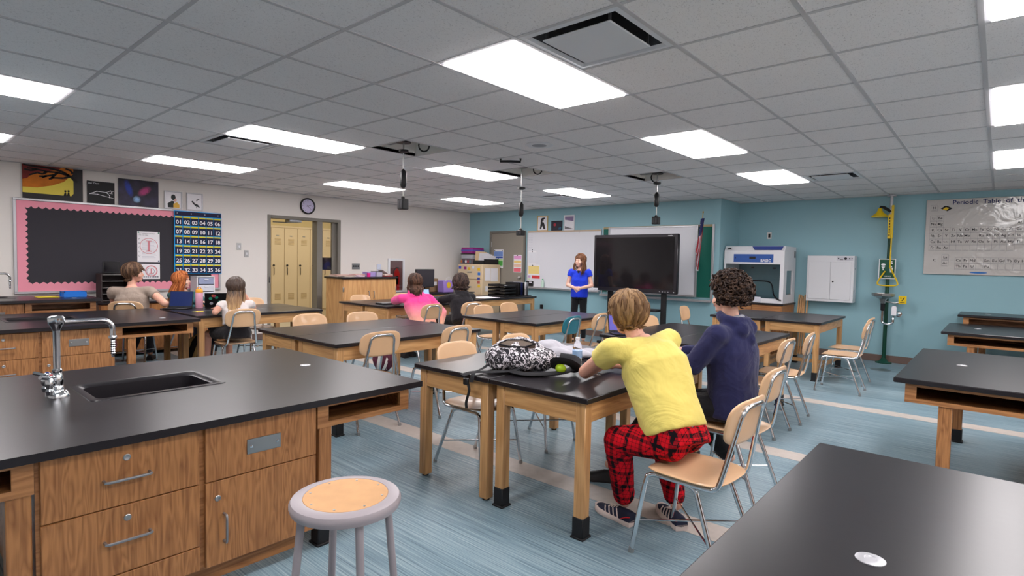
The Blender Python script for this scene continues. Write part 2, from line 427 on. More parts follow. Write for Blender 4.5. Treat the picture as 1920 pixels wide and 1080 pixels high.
lights_label={
 (1,-1):'large lit ceiling panel nearest the camera, beside the big square air diffuser',
 (1,3):'lit ceiling panel second in the row running back from the large square diffuser',
 (1,7):'lit ceiling panel closest to the recess wall, left of the slim air diffuser',
 (-4,-5):'lit ceiling panel cut by the left edge of the picture, above the sunset painting',
 (-4,-1):'long lit ceiling panel touching the air diffuser on the left half of the ceiling',
 (-4,3):'lit ceiling panel between the left and the middle cord reels',
 (-4,7):'lit ceiling panel above the whiteboard near the back wall, beside a slim diffuser',
 (-8,-5):'tiny sliver of a lit ceiling panel at the left edge, nearest the white wall',
 (-8,-1):'lit ceiling panel above the numbered pocket chart, nearest the white wall',
 (-8,3):'lit ceiling panel behind the left cord reel, above the wall clock side',
 (-8,7):'farthest small lit ceiling panel, by the corner of white and teal walls',
 (5,-1):'lit ceiling panel in the top right corner of the picture',
 (5,3):'lit ceiling panel on the right edge, middle one of its column',
 (5,7):'lit ceiling panel on the right edge just above the periodic table'}
for i,j in LIGHTS:
    x0,x1,y0,y1=gx(i)+.012,gx(i+1)-.012,gy(j)+.012,gy(j+2)-.012
    if x0<XL or x1>XR or y0<YF: 
        if y0<YF or x1>XR: continue
    t=thing('ceiling_light',lights_label.get((i,j),'recessed ceiling light panel out of the picture, column %s, row %s'%({-8:'one',-4:'two',1:'three',5:'four',9:'five'}[i],{-5:'one',-1:'two',3:'three',7:'four'}[j])),'light',((x0+x1)/2,(y0+y1)/2,ZC),group='recessed ceiling light panels')
    fm=MB(); w=.022
    fm.box(x0,x1,y0,y0+w,ZC-.002,ZC+.05); fm.box(x0,x1,y1-w,y1,ZC-.002,ZC+.05); fm.box(x0,x0+w,y0+w,y1-w,ZC-.002,ZC+.05); fm.box(x1-w,x1,y0+w,y1-w,ZC-.002,ZC+.05)
    fm.box(x0,x1,y0,y1,ZC+.05,ZC+.07)
    fm.build('frame',M_['light_frame'],parent=t,world=True,smooth=False)
    MB().box(x0+w,x1-w,y0+w,y1-w,ZC-.012,ZC+.012,.001).build('diffuser',M_['lens'],parent=t,world=True,smooth=False)
vl=['large square air diffuser beside the nearest lit panel','air diffuser with dark slots under the long lit panel on the left','slim looking air diffuser near the recess wall, right of a lit panel','pale air diffuser near the back wall above the whiteboard']
for (i,j),lb in zip(VENTS,vl):
    x0,x1,y0,y1=gx(i)+.012,gx(i+1)-.012,gy(j)+.012,gy(j+1)-.012
    t=thing('air_diffuser',lb,'vent',((x0+x1)/2,(y0+y1)/2,ZC),group='square ceiling air diffusers')
    w=.05; fm=MB()
    def ringz(ins,z): return [(x0+ins,y0+ins,z),(x1-ins,y0+ins,z),(x1-ins,y1-ins,z),(x0+ins,y1-ins,z)]
    fm.loft([ringz(0,ZC+.004),ringz(0,ZC-.001),ringz(.03,ZC-.004),ringz(.042,ZC+.012)],caps=False)
    dm=MB(); dm.loft([ringz(.042,ZC+.012),ringz(.05,ZC+.11)],caps=False); dm.build('throat_wall',mat('duct_grey',S(92,92,96),.5),parent=t,world=True,smooth=False,keepn=True)
    fm.build('frame',M_['white_metal'],parent=t,world=True,ang=.3,keepn=False)
    MB().box(x0+.05,x1-.05,y0+.05,y1-.05,ZC+.10,ZC+.12).build('throat',M_['dark_void'],parent=t,world=True,smooth=False)
    MB().box(x0+.09,x1-.09,y0+.09,y1-.09,ZC-.014,ZC-.004,.004).build('face_panel',M_['white_metal'],parent=t,world=True,smooth=False)
    for sx in (x0+.1,x1-.11):
        for sy in (y0+.1,y1-.11): MB().box(sx,sx+.012,sy,sy+.012,ZC-.004,ZC+.105).build('bracket',M_['grey_metal'],parent=t,world=True,smooth=False)
for (i,j) in OPEN:
    x0,x1,y0,y1=gx(i)+.012,gx(i+1)-.012,gy(j)+.012,gy(j+1)-.012
    b=MB(); b.box(x0-.01,x0,y0,y1,ZC,ZC+.36); b.box(x1,x1+.01,y0,y1,ZC,ZC+.36); b.box(x0,x1,y0-.01,y0,ZC,ZC+.36); b.box(x0,x1,y1,y1+.01,ZC,ZC+.36); b.box(x0,x1,y0,y1,ZC+.35,ZC+.36)
    b.build('reel_opening',mat('opening_liner',S(240,238,234),.7),parent=ceil,world=True,smooth=False)
# round speaker, dark bracket
t=thing('ceiling_speaker','round white perforated ceiling speaker in front of the middle cord reels','speaker',(-3.47,4.36,ZC))
MB().lathe([(.135,.0),(.14,-.006),(.12,-.012),(.10,-.010)],(0,0,0),36).build('rim',M_['white_metal'],parent=t)
MB().lathe([(.10,-.006),(.06,-.012),(0,-.014)],(0,0,0),32).build('grille',mat('speaker_grille',S(150,152,160),.5),parent=t)
t=thing('ceiling_loop_bracket','dark metal bracket on the ceiling beside the middle cord reel','bracket',(-4.2,4.72,ZC))
MB().tube([(-.09,-.02,0),(-.09,-.02,-.03),(.02,.02,-.035),(.10,.10,-.035),(.10,.10,0)],.014,8).build('bar',M_['black_plastic'],parent=t)
# ------------------------------------------------------------------ doorway, corridor, lockers
fr=sroot('door_1',(XL,DY0,0)); g=M_['frame_grey']
x0,x1=XL-.17,XL+.015
f=MB(); f.box(x0,x1,DY0,DY0+.055,0,DZ,.004); f.build('jamb',g,parent=fr,world=True,smooth=False)
MB().box(x0,x1,DY0+.055,DY1-.055,DZ-.055,DZ,.004).build('head',g,parent=fr,world=True,smooth=False)
MB().box(x0,x1,5.55,5.66,0,DZ-.055,.004).build('mullion',g,parent=fr,world=True,smooth=False)
MB().box(x0,x1,DY1-.06,DY1,0,DZ,.004).build('jamb',g,parent=fr,world=True,smooth=False)
MB().box(x0+.05,x0+.11,DY1-.14,DY1-.06,0,DZ-.055,.003).build('stop',g,parent=fr,world=True,smooth=False)
MB().box(x0+.05,x1-.03,5.66,DY1-.06,0,.12,.003).build('sill_panel',g,parent=fr,world=True,smooth=False)
MB().box(XL-.09,XL-.083,5.66,DY1-.06,.12,DZ-.055).build('pane',M_['glass'],parent=fr,world=True,smooth=False)
MB().box(XL+.0151,XL+.018,DY0+.018,DY0+.036,1.0,1.1).build('strike_plate',M_['chrome'],parent=fr,world=True,smooth=False)
MB().box(XL-.1,XL+.06,4.98,5.22,DZ-.105,DZ-.06,.008).tube([(XL-.02,5.2,DZ-.1),(XL-.12,5.0,DZ-.11),(XL-.02,4.72,DZ-.12)],.01,6).build('door_closer',M_['grey_metal'],parent=fr,world=True)
XC=-12.5
struct(MB().box(XC-.6,XL,3.2,9.6,-.12,0).build('floor_corridor',mat('corridor_terrazzo',S(196,188,170),.3),smooth=False))
struct(MB().box(XC-.6,XC-.5,3.2,9.6,0,3).build('wall_corridor',M_['cream'],smooth=False))
struct(MB().box(XC-.6,XL-.16,3.2,9.6,2.75,2.85).build('ceiling_corridor',mat('corridor_ceiling',S(236,228,205),.7),smooth=False))
struct(MB().box(XC-.6,XL-.16,3.1,3.2,0,2.8).build('wall_corridor_end',M_['cream'],smooth=False))
struct(MB().box(XC-.6,XL-.16,9.6,9.7,0,2.8).build('wall_corridor_end',M_['cream'],smooth=False))
ld=bpy.data.lights.new('corridor_light','AREA'); ld.shape='RECTANGLE'; ld.size=1.2; ld.size_y=4; ld.energy=CORRIDOR_POWER; ld.color=(1,.93,.80)
lo=bpy.data.objects.new('corridor_light',ld); COL.objects.link(lo); lo.location=(XL-1.4,6.4,2.72)
lk=thing('locker_bank','row of tall tan metal lockers in the corridor beyond the doorway','lockers',(XC,5.0,0))
MB().box(XC-.45,XC-.02,4.4,9.0,0,.2).box(XC-.45,XC-.0,4.4,9.0,2.13,2.17).box(XC-.45,XC-.012,4.4,9.0,.2,2.13).build('carcass',M_['locker'],parent=lk,world=True,smooth=False)
base=None
for k in range(14):
    y=4.42+.32*k
    if base is None:
        base=MB().box(0,.018,.006,.31,.215,2.12,.003).build('locker_door',M_['locker'],parent=lk); base.location=(-.012,y-5.0,0)
        v=MB()
        for zz in (1.86,1.83,1.80,1.77,1.74,.6,.57,.54,.51,.48): v.box(.016,.026,.09,.23,zz,zz+.012,.002)
        v.build('louvres',mat('locker_louvre',S(186,164,124),.5),parent=base)['kind']='stuff'
        MB().box(.018,.024,.125,.185,1.93,1.955).build('number_plate',M_['steel'],parent=base,smooth=False)
        MB().tube([(.02,.06,1.26),(.04,.06,1.26)],.022,12).tube([(.03,.06,1.22),(.045,.06,1.2),(.045,.06,1.06),(.03,.06,1.04)],.008,6).build('lock_handle',M_['black_plastic'],parent=base)
    else:
        c=inst(base,lk,loc=(-.012,y-5.0,0),name='locker_door')
        for ch in base.children: inst(ch,c,name=ch.name.split('.')[0])
hb=thing('hall_sign','black square sign on the glass of the sidelight beyond the mullion','sign',(XL-.1,5.8,1.3))
MB().box(XL-.11,XL-.091,5.68,5.93,1.22,1.46,.004).build('plate',M_['black_plastic'],parent=hb,world=True,smooth=False)
# ================================================================== lab tables
def maple(axis): return M_['maple_'+axis]
def lab_table(x0,x1,y0,y1,label,boots=(0,0,0,0),h=.76,rail=False,group='black-topped wooden lab tables'):
    """boots: for the legs (x0y0, x1y0, x0y1, x1y1)"""
    t=thing('lab_table',label,'table',((x0+x1)/2,(y0+y1)/2,0),group=group)
    B=lambda m,n,mt,par=t: m.build(n,mt,parent=par,world=True)
    B(MB().box(x0,x1,y0,y1,h-.03,h,.004),'table_top',M_['epoxy'])
    i=.03; lw=.062; az0,az1=h-.145,h-.0301
    def apr(nm,a,b,c,d,mt): B(MB().box(a,b,c,d,az0,az1,.002),nm,mt)
    apr('apron',x0+i+lw,x1-i-lw,y0+i+.006,y0+i+.028,M_['maple_x']); apr('apron',x0+i+lw,x1-i-lw,y1-i-.028,y1-i-.006,M_['maple_x'])
    apr('apron',x0+i+.006,x0+i+.028,y0+i+lw,y1-i-lw,M_['maple_y']); apr('apron',x1-i-.028,x1-i-.006,y0+i+lw,y1-i-lw,M_['maple_y'])
    k=0
    for cy in (y0+i,y1-i-lw):
        for cx in (x0+i,x1-i-lw):
            lg=B(MB().box(cx,cx+lw,cy,cy+lw,.012,h-.0301,.004),'leg',M_['maple_z'])
            if boots[k]: B(MB().box(cx-.004,cx+lw+.004,cy-.004,cy+lw+.004,0.006,.115,.005).box(cx-.01,cx+lw+.01,cy-.01,cy+lw+.01,0,.012,.003),'boot',M_['black_rubber'],lg)
            else: B(MB().lathe([(.022,0),(.022,.014)],(cx+lw/2,cy+lw/2,0),12),'glide',M_['black_rubber'],lg)
            k+=1
    if rail:
        B(MB().box(x0+i+.015,x0+i+.045,y0+i+lw,y1-i-lw,.13,.18,.003),'side_rail',M_['maple_y'])
        B(MB().box(x1-i-.045,x1-i-.015,y0+i+lw,y1-i-lw,.13,.18,.003),'side_rail',M_['maple_y'])
        B(MB().box(x0+i+.045,x1-i-.045,(y0+y1)/2-.02,(y0+y1)/2+.02,.13,.18,.003),'cross_rail',M_['maple_x'])
    return t
def pair(x0,x1,y0,y1,la,lb,ba=(0,0,0,0),bb=(0,0,0,0),dy=0,**k):
    m=(x0+x1)/2
    lab_table(x0,m-.003,y0,y1,la,ba,**k); lab_table(m+.003,x1,y0+dy,y1+dy,lb,bb,**k)
pair(-2.93,-1.55,2.39,3.96,'wooden lab table under the backpack, its near legs without black boots','wooden lab table the boy in yellow leans on, near legs in black boots',(0,0,0,0),(1,1,1,1))
pair(-5.33,-3.97,2.44,4.1,'empty lab table on the left of the middle pair, beside two empty beige chairs','empty lab table on the right of the middle pair, nearer the sink counter',(1,1,1,1),(1,1,1,1))
pair(-5.12,-3.91,4.93,6.6,'empty lab table in front of the teacher, left one of its pair','empty lab table in front of the teacher, with the teal chair at its side')
pair(-2.95,-1.63,4.72,6.35,'lab table half hidden behind the boy in yellow, left one of its pair','lab table behind the boy in the navy hoodie, right one of its pair',(0,0,0,0),(0,1,0,1))
pair(-3.1,-1.67,7.9,9.4,'lab table by the fume hood, left one of its pair','lab table by the fume hood with two chairs on its right side',(0,1,0,1),(1,1,1,1),rail=True)
pair(-8.0,-6.72,4.97,6.7,'lab table in front of the wooden cupboard, left one of its pair','lab table the girl in the pink hoodie rests on, right one of its pair')
pair(-8.1,-6.86,2.45,4.02,'lab table at the far left holding the pink bottle and laptops','lab table beside the long-haired girl in white, left of the doorway')
desk=lab_table(-7.95,-7.1,7.15,8.95,"teacher's desk: long black-topped wooden table near the taupe door, holding paper trays",h=.76,group=None)
desk['category']='desk'
# ================================================================== sink islands
def island(name,label,loc,rz,Ln,D,H,c0,c1,leg_in,sink=None,bays=None,group='oak sink counters',full=True,discs=()):
    t=thing(name,label,'counter',loc,rz,group)
    th=.032
    top=MB()
    if sink:
        a,b,c,d=sink # hole in local x a..b, y c..d
        top.box(0,a,0,D,H-th,H); top.box(b,Ln,0,D,H-th,H); top.box(a,b,0,c,H-th,H); top.box(a,b,d,D,H-th,H)
    else: top.box(0,Ln,0,D,H-th,H,.005)
    top.build('counter_top',M_['epoxy'],parent=t,smooth=False)
    if sink:
        bs=MB(); cx,cy=(a+b)/2,(c+d)/2; w,h=b-a,d-c
        def ring(ins,z,r): return [(p[0],p[1],z) for p in rrect(w-2*ins,h-2*ins,r,5,cx,cy)]
        bs.loft([ring(-.035,H+.0005,.03),ring(-.033,H+.004,.03),ring(-.004,H+.004,.03),ring(.012,H-.01,.05),ring(.02,H-.17,.05),ring(.05,H-.2,.03)],caps=False)
        o=ring(.05,H-.2,.03); bs.add(o,[tuple(range(len(o)))])
        bs.build('sink_basin',M_['epoxy'],parent=t,keepn=True)
        MB().lathe([(.03,H-.197),(.022,H-.196),(.018,H-.199),(0,H-.199)],(b-.12,cy,0),16).build('drain',M_['chrome'],parent=t)
    # cabinet body
    e=.05
    MB().box(c0,c1,e+.022,D-e-.022,.1,H-.28).box(c0,c1,e+.022,e+.04,H-.28,H-th).box(c0,c1,D-e-.04,D-e-.022,H-.28,H-th).box(c0,c0+.018,e+.04,D-e-.04,H-.28,H-th).box(c1-.018,c1,e+.04,D-e-.04,H-.28,H-th).box(c0+.02,c1-.02,e+.09,D-e-.09,0,.1).build('carcass',M_['oak_h'],parent=t,smooth=False)
    mid=(c0+c1)/2 if not bays else bays
    z0=.105; zt=H-th-.012
    g=.004
    for (s,fy0,fy1,hy) in ((1,e,e+.021,-1),(-1,D-e-.021,D-e,1)):
        if s==-1 and not full: continue
        zs=[zt,zt-.237,zt-.505,z0]
        for k in range(3):
            d=MB().box(c0+.012,mid-.012,fy0,fy1,zs[k+1]+g,zs[k],.0025).build('drawer',M_['oak_v'],parent=t)
            hx=(c0+mid)/2; hz=zs[k]-.125 if k<2 else zs[k]-.07; yy=fy0 if s==1 else fy1
            MB().tube([(hx-.075,yy,hz),(hx-.075,yy+hy*.028,hz),(hx-.065,yy+hy*.034,hz),(hx+.065,yy+hy*.034,hz),(hx+.075,yy+hy*.028,hz),(hx+.075,yy,hz)],.0055,8).build('pull_handle',M_['grey_metal'],parent=d)
            if k<2: MB().lathe([(.013,0),(.013,hy*.003),(.010,hy*.005),(.006,hy*.004),(0,hy*.003)],(hx,yy,zs[k]-.05),16,'y').build('lock',M_['steel'],parent=d)
        yy=fy0 if s==1 else fy1
        pz=zt-.24
        p=MB().box(mid+.012,c1-.002,fy0,fy1,pz+g,zt,.0025).build('fixed_panel',M_['oak_v'],parent=t)
        px=(mid+c1)/2; zc=(pz+zt)/2
        pm=MB(); pm.box(px-.078,px+.078,min(yy,yy+hy*.006),max(yy,yy+hy*.006),zc-.034,zc+.034,.002); pm.build('cover_plate',M_['steel'],parent=p)
        for sx in (-.06,.06): MB().lathe([(.007,hy*.006),(.007,hy*.008),(0,hy*.009)],(px+sx,yy,zc),12,'y').build('screw',M_['chrome'],parent=p)
        dr=MB().box(mid+.012,c1-.002,fy0,fy1,z0,pz,.0025).build('cabinet_door',M_['oak_v'],parent=t)
        hx=mid+.085
        MB().tube([(hx,yy,pz-.15),(hx,yy+hy*.03,pz-.15),(hx,yy+hy*.034,pz-.16),(hx,yy+hy*.034,pz-.26),(hx,yy+hy*.03,pz-.27),(hx,yy,pz-.27)],.0055,8).build('pull_handle',M_['grey_metal'],parent=dr)
        MB().lathe([(.013,0),(.013,hy*.003),(.010,hy*.005),(.006,hy*.004),(0,hy*.003)],(mid+.06,yy,pz-.075),16,'y').build('lock',M_['steel'],parent=dr)
    # knee spaces: box aprons with a dark book slot, legs beside
    for (a,b) in ((.06,c0-.004),(c1+.006,Ln-.06)):
        if b-a<.2: continue
        h0,h1=H-th-.125,H-th
        s0=.06
        for (y0,y1) in ((e+.0,e+.02),(D-e-.02,D-e)):
            ap=MB(); ap.box(a,b,y0,y1,h1-.022,h1); ap.box(a,b,y0,y1,h0,h0+.028); ap.box(a,a+s0,y0,y1,h0+.028,h1-.022); ap.box(b-s0,b,y0,y1,h0+.028,h1-.022)
            ap.build('slot_apron',M_['oak_h'],parent=t,smooth=False)
        sh=MB(); sh.box(a,b,e+.02,D-e-.02,h0,h0+.012); sh.box(a,a+.015,e+.02,D-e-.02,h0+.012,h1); sh.box(b-.015,b,e+.02,D-e-.02,h0+.012,h1); sh.box(a+.015,b-.015,D/2-.01,D/2+.01,h0+.012,h1)
        sh.build('book_shelf',M_['oak_h'],parent=t,smooth=False)
    for x in ([Ln-leg_in] if c1<Ln-.3 else [])+([leg_in] if c0>.3 else []):
        for y in (e+.01,D-e-.075):
            lg=MB().box(x-.035,x+.035,y,y+.065,.01,H-th-.125,.004).build('leg',M_['oak_v'],parent=t)
            MB().box(x-.04,x+.04,y-.005,y+.07,0.006,.11,.005).box(x-.047,x+.047,y-.012,y+.077,0,.012,.003).build('boot',M_['black_rubber'],parent=lg)
    for (x,y) in discs:
        MB().lathe([(.032,H+.0005),(.032,H+.003),(.026,H+.005),(.014,H+.005),(.012,H+.003),(0,H+.003)],(x,y,0),28).build('gas_cap',M_['alu'],parent=t)
    return t
def gooseneck(name,label,loc,rz,reach=.245,h=.36):
    t=thing(name,label,'faucet',loc,rz)
    C=M_['chrome']
    b=MB()
    pts=rrect(.085,.12,.03,4)
    b.loft([[(x*1,y*1,0) for x,y in pts],[(x,y,.012) for x,y in pts],[(x*.8,y*.85,.03) for x,y in pts],[(x*.7,y*.8,.034) for x,y in pts]])
    b.build('base_plate',C,parent=t)
    MB().lathe([(.026,.03),(.026,.05),(.022,.055),(.026,.075),(.024,.10),(.017,.115),(.02,.12),(.02,.13),(.0145,.135),(.0145,h-.045),(.016,h-.04),(.024,h-.02),(.03,h-.012),(.034,h),(.034,h+.018),(.026,h+.026),(.010,h+.03),(0,h+.03)],(.0,0,0),20).build('column',C,parent=t)
    sp=[(0.02,0,h-.004),(reach-.07,0,h-.004)]+arc((reach-.07,0,h-.054),.05,PI/2,0,6)[1:]+[(reach-.02,0,h-.085)]
    MB().tube(sp,.0125,12).build('spout',C,parent=t)
    z=h-.085; x=reach-.02
    prof=[(.016,z),(.019,z-.004),(.019,z-.012),(.014,z-.016)]
    for q in range(7): prof+=[(.0115,z-.018-q*.012),(.0085,z-.024-q*.012)]
    MB().lathe(prof+[(.006,z-.11)],(x,0,0),14).build('serrated_nozzle',C,parent=t)
    for s,cc in ((1,S(40,60,150)),(-1,S(180,40,40))):
        k=MB(); k.lathe([(.014,.02),(.018,.04),(.012,.05),(.018,.06),(.02,.075),(.016,.09),(.013,.1)],(-.035,s*.045,0),14)
        k.tube([(-.035,s*.045,.098),(-.075,s*.075,.112)],.009,8); k.ell((-.03,s*.042,.104),(.016,.016,.01),12,6)
        v=k.build('valve_handle',C,parent=t)
        MB().lathe([(.007,.113),(.007,.1155),(0,.116)],(-.03,s*.042,0),10).build('colour_button',mat('valve_dot',cc,.4),parent=v)
    return t
# left islands: local x -> world +y, local y -> world -x
island('sink_counter','large black-topped oak sink counter in the left foreground with a chrome faucet',(-2.46,-.25,0),PI/2,2.32,1.63,.76,.62,1.69,.575,sink=(.95,1.49,.72,1.11),bays=1.165,discs=((2.08,.87),))
island('sink_counter','black-topped oak sink counter behind the foreground one, in front of the boy in taupe',(-6.56,-.1,0),PI/2,2.48,1.63,.76,.62,1.70,.63,sink=(1.0,1.56,.72,1.11),bays=1.125,discs=((2.2,.30),))
island('sink_counter','farthest left oak sink counter below the pink-bordered board',(-8.56,-.3,0),PI/2,2.25,.98,.88,.5,1.50,.5,sink=(.95,1.45,.5,.8),bays=1.0,full=False,discs=((2.0,.22),))
gooseneck('lab_faucet','chrome swing-arm lab faucet with two handles on the foreground sink counter',(-3.38,.585,.7606),PI/2)
gooseneck('lab_faucet','dark chrome faucet at the far left edge of the picture on the farthest sink counter',(-9.28,.98,.88),PI/2,reach=.2,h=.30)
rs_=[((-.51,.62,0),1.85,.76,'black counter corner filling the bottom right of the picture, with a metal cap'),
 ((-.485,4.33,0),1.83,.76,'black-topped oak counter on the right with open book slot, second from the camera'),
 ((-.475,8.06,0),1.45,.76,'black-topped oak counter on the right, third from the camera'),
 ((-.40,9.64,0),.80,.87,'farthest small black-topped oak counter on the right, against the teal wall')]
for k,(loc,D,H,lb) in enumerate(rs_):
    island('oak_counter',lb,loc,0,2.6,D,H,.9,2.0,.27,full=(k<3),discs=((.31,.93 if k==0 else D/2),),group='oak counters along the right side')
# ================================================================== chairs
def shell(u0,u1,v0,v1,fn,th,nu=14,nv=10,r=.3):
    """rounded plate: unit superellipse disc mapped by fn(u,v)->point & normal offset"""
    mb=MB(); top=[];bot=[]
    rings=[0,.35,.65,.85,.96,1.0]; n=32
    vs=[];fs=[]
    for side in (1,-1):
        for ri,rr in enumerate(rings):
            for j in range(n):
                a=2*PI*j/n; ca,sa=math.cos(a),math.sin(a)
                e=r
                x=math.copysign(abs(ca)**e,ca)*rr; y=math.copysign(abs(sa)**e,sa)*rr
                u=u0+(u1-u0)*(x+1)/2; v=v0+(v1-v0)*(y+1)/2
                p,nn=fn(u,v); t_=th/2*(1 if rr<.97 else .35)
                vs.append(Vector(p)+Vector(nn)*t_*side)
    R=len(rings)
    for si in (0,1):
        o=si*R*n
        for i in range(R-1):
            for j in range(n):
                q=(o+i*n+j,o+i*n+(j+1)%n,o+(i+1)*n+(j+1)%n,o+(i+1)*n+j)
                fs.append(q if si else q[::-1])
    o2=R*n; i=R-1
    for j in range(n): fs.append((i*n+j,i*n+(j+1)%n,o2+i*n+(j+1)%n,o2+i*n+j))
    mb.add(vs,fs); return mb
def make_chair(label,plastic):
    t=thing('school_chair',label,'chair')
    def seatf(u,v):
        z=.445-.018*math.cos(u/.2*PI/2)*math.cos((v+.02)/.24*PI/2)
        if v>.15: z-=(v-.15)**2*6
        if v<-.15: z+=(v+.15)**2*3
        return (u,v,z),(0,0,1)
    shell(-.205,.205,-.20,.205,seatf,.011,r=.55).build('seat',plastic,parent=t,ang=1.2,merge=True)
    def backf(u,v):
        y=-.235-.22*(v-.62)*1.0-.9*(0-u*u)*-1*-.35
        y=-.225-.2*(v-.62)+.7*u*u
        return (u,y,v),(0,1,.2)
    shell(-.20,.20,.635,.85,backf,.013,r=.62).build('backrest',plastic,parent=t,ang=1.2,merge=True)
    # continuous back frame, chrome
    rr=.0122
    L_=[(.165,.14,.415),(.170,-.12,.422),(.170,-.165,.432),(.160,-.19,.47),(.125,-.237,.69),(.115,-.256,.775),(.09,-.266,.808),(.05,-.270,.818)]
    path=smoothpath(L_+[(-x,y,z) for x,y,z in reversed(L_)],4)
    MB().tube(path,rr,8).build('back_frame',M_['chrome'],parent=t,ang=1)
    for s in (1,-1):
        for pts in ([(s*.165,.13,.418),(s*.168,.165,.405),(s*.175,.185,.36),(s*.205,.235,.012)],[(s*.168,-.03,.418),(s*.170,-.075,.40),(s*.176,-.10,.35),(s*.205,-.225,.012)]):
            lg=MB().tube(smoothpath(pts,4),rr,8).build('leg',M_['chrome'],parent=t,ang=1)
            x,y,_=pts[-1]; MB().lathe([(.014,0),(.015,.012),(.012,.024),(.011,.03)],(x,y,0),10).build('glide',M_['steel'],parent=lg)
    MB().tube([(.190,.21,.17),(-.193,-.165,.17)],.005,6).build('brace',M_['chrome'],parent=t)
    MB().tube([(-.190,.21,.17),(.193,-.165,.17)],.005,6).build('brace',M_['chrome'],parent=t)
    return t
ch0=make_chair('beige plastic school chair with chrome legs',M_['beige_plastic'])
chT=make_chair('teal plastic school chair with chrome legs, the only teal one, in front of the teacher',M_['teal_plastic'])
used=[False]
def chair(x,y,face,label,src=None):
    """face: heading angle of the sitter (deg, 0=+x,180=-x); local +y is forward"""
    rz=math.radians(face-90)
    if src is None: src=ch0
    if src is ch0 and used[0]:
        return dup(ch0,(x,y,0),rz,label,'beige school chairs')
    if src is ch0: used[0]=True
    src.location=(x,y,0); src.rotation_euler=(0,0,rz); src['label']=label; src['group']='beige school chairs' if src is ch0 else 'teal chairs'
    return src
chair(-1.09,2.69,176,'beige chair the boy in yellow sits on, nearest the camera')
chair(-1.24,3.62,178,'beige chair the boy in the navy hoodie sits on')
chair(-1.58,5.17,178,'empty beige chair at the table behind the navy-hooded boy, nearer one')
chair(-1.56,5.80,184,'empty beige chair at the table behind the navy-hooded boy, farther one')
chair(-1.37,7.60,182,'empty beige chair by the table near the fume hood, left of the two')
chair(-1.43,8.25,178,'empty beige chair by the table near the fume hood, closest to the safety shower')
chair(-3.28,8.0,5,'empty beige chair at the left side of the table near the fume hood')
chair(-2.78,2.86,0,'empty beige chair left of the backpack table, nearer one')
chair(-2.79,3.56,3,'empty beige chair left of the backpack table, partly behind the backpack')
chair(-4.13,2.83,178,'empty beige chair seen from behind at the middle tables, left of two')
chair(-4.05,3.62,182,'empty beige chair seen from behind at the middle tables, right of two')
chair(-5.32,3.10,0,'empty beige chair whose back shows over the middle tables, left of two')
chair(-5.20,3.66,-4,'empty beige chair whose back shows over the middle tables, right of two')
chair(-3.90,5.28,184,'',src=chT)['label']='teal plastic school chair with chrome legs, the only teal one, in front of the teacher'
chair(-3.90,5.86,186,'empty beige chair right next to the teal chair')
chair(-5.10,5.56,2,'empty beige chair left of the teacher tables, nearer one')
chair(-5.20,6.2,2,'empty beige chair left of the teacher tables, farther one')
chair(-6.14,5.12,182,'beige chair the girl in the pink hoodie sits on')
chair(-6.12,5.90,176,'beige chair the person in the black hoodie sits on')
chair(-7.84,5.42,0,'empty beige chair in front of the wooden cupboard doors')
chair(-7.84,6.30,0,'empty beige chair to the left of the pink hoodie, right of the cupboard doors')
chair(-6.78,2.84,178,'beige chair the girl with long streaked hair sits on')
chair(-8.58,2.28,146,'beige chair the boy in the taupe T-shirt sits on')
chair(-8.60,2.98,25,'beige chair the red-haired girl sits on')
chair(-8.0,3.66,0,'empty beige chair just right of the girl with streaked hair')
chair(-2.85,6.05,0,'empty beige chair whose back shows just right of the yellow shirt')
# ================================================================== stool
st=thing('lab_stool','round grey metal stool with a hardboard seat beside the foreground sink counter','stool',(-1.63,1.045,0),.5); st.scale=(1.06,1.06,1)
gp=mat('grey_stool_paint',S(156,148,152),.35)
MB().lathe([(0,.612),(.150,.612),(.168,.618),(.172,.630),(.172,.640),(.166,.650),(.150,.6545),(.132,.655),(.13,.651),(0,.651)],(0,0,0),48).build('seat_rim',gp,parent=st)
MB().lathe([(0,.655),(.1295,.655),(.1315,.653),(.1315,.6505),(0,.6505)],(0,0,0),48).build('seat_board',M_['fiberboard'],parent=st)
for k in range(8):
    a=k*PI/4+.2; MB().lathe([(.004,.6551),(.004,.656),(.0,.6566)],(.115*math.cos(a),.115*math.sin(a),0),8).build('rivet',M_['steel'],parent=st)
for k in range(4):
    a=PI/4+k*PI/2; c_,s_=math.cos(a),math.sin(a)
    lg=MB().tube([(.135*c_,.135*s_,.62),(.19*c_,.19*s_,.01)],.0125,10).build('leg',gp,parent=st)
    MB().lathe([(.016,0),(.016,.03)],(.19*c_,.19*s_,0),10).build('glide',M_['black_rubber'],parent=lg)
rg=[(.175*math.cos(2*PI*i/40),.175*math.sin(2*PI*i/40),.16) for i in range(40)]
MB().tube(rg,.008,6,closed=True).build('foot_ring',gp,parent=st)
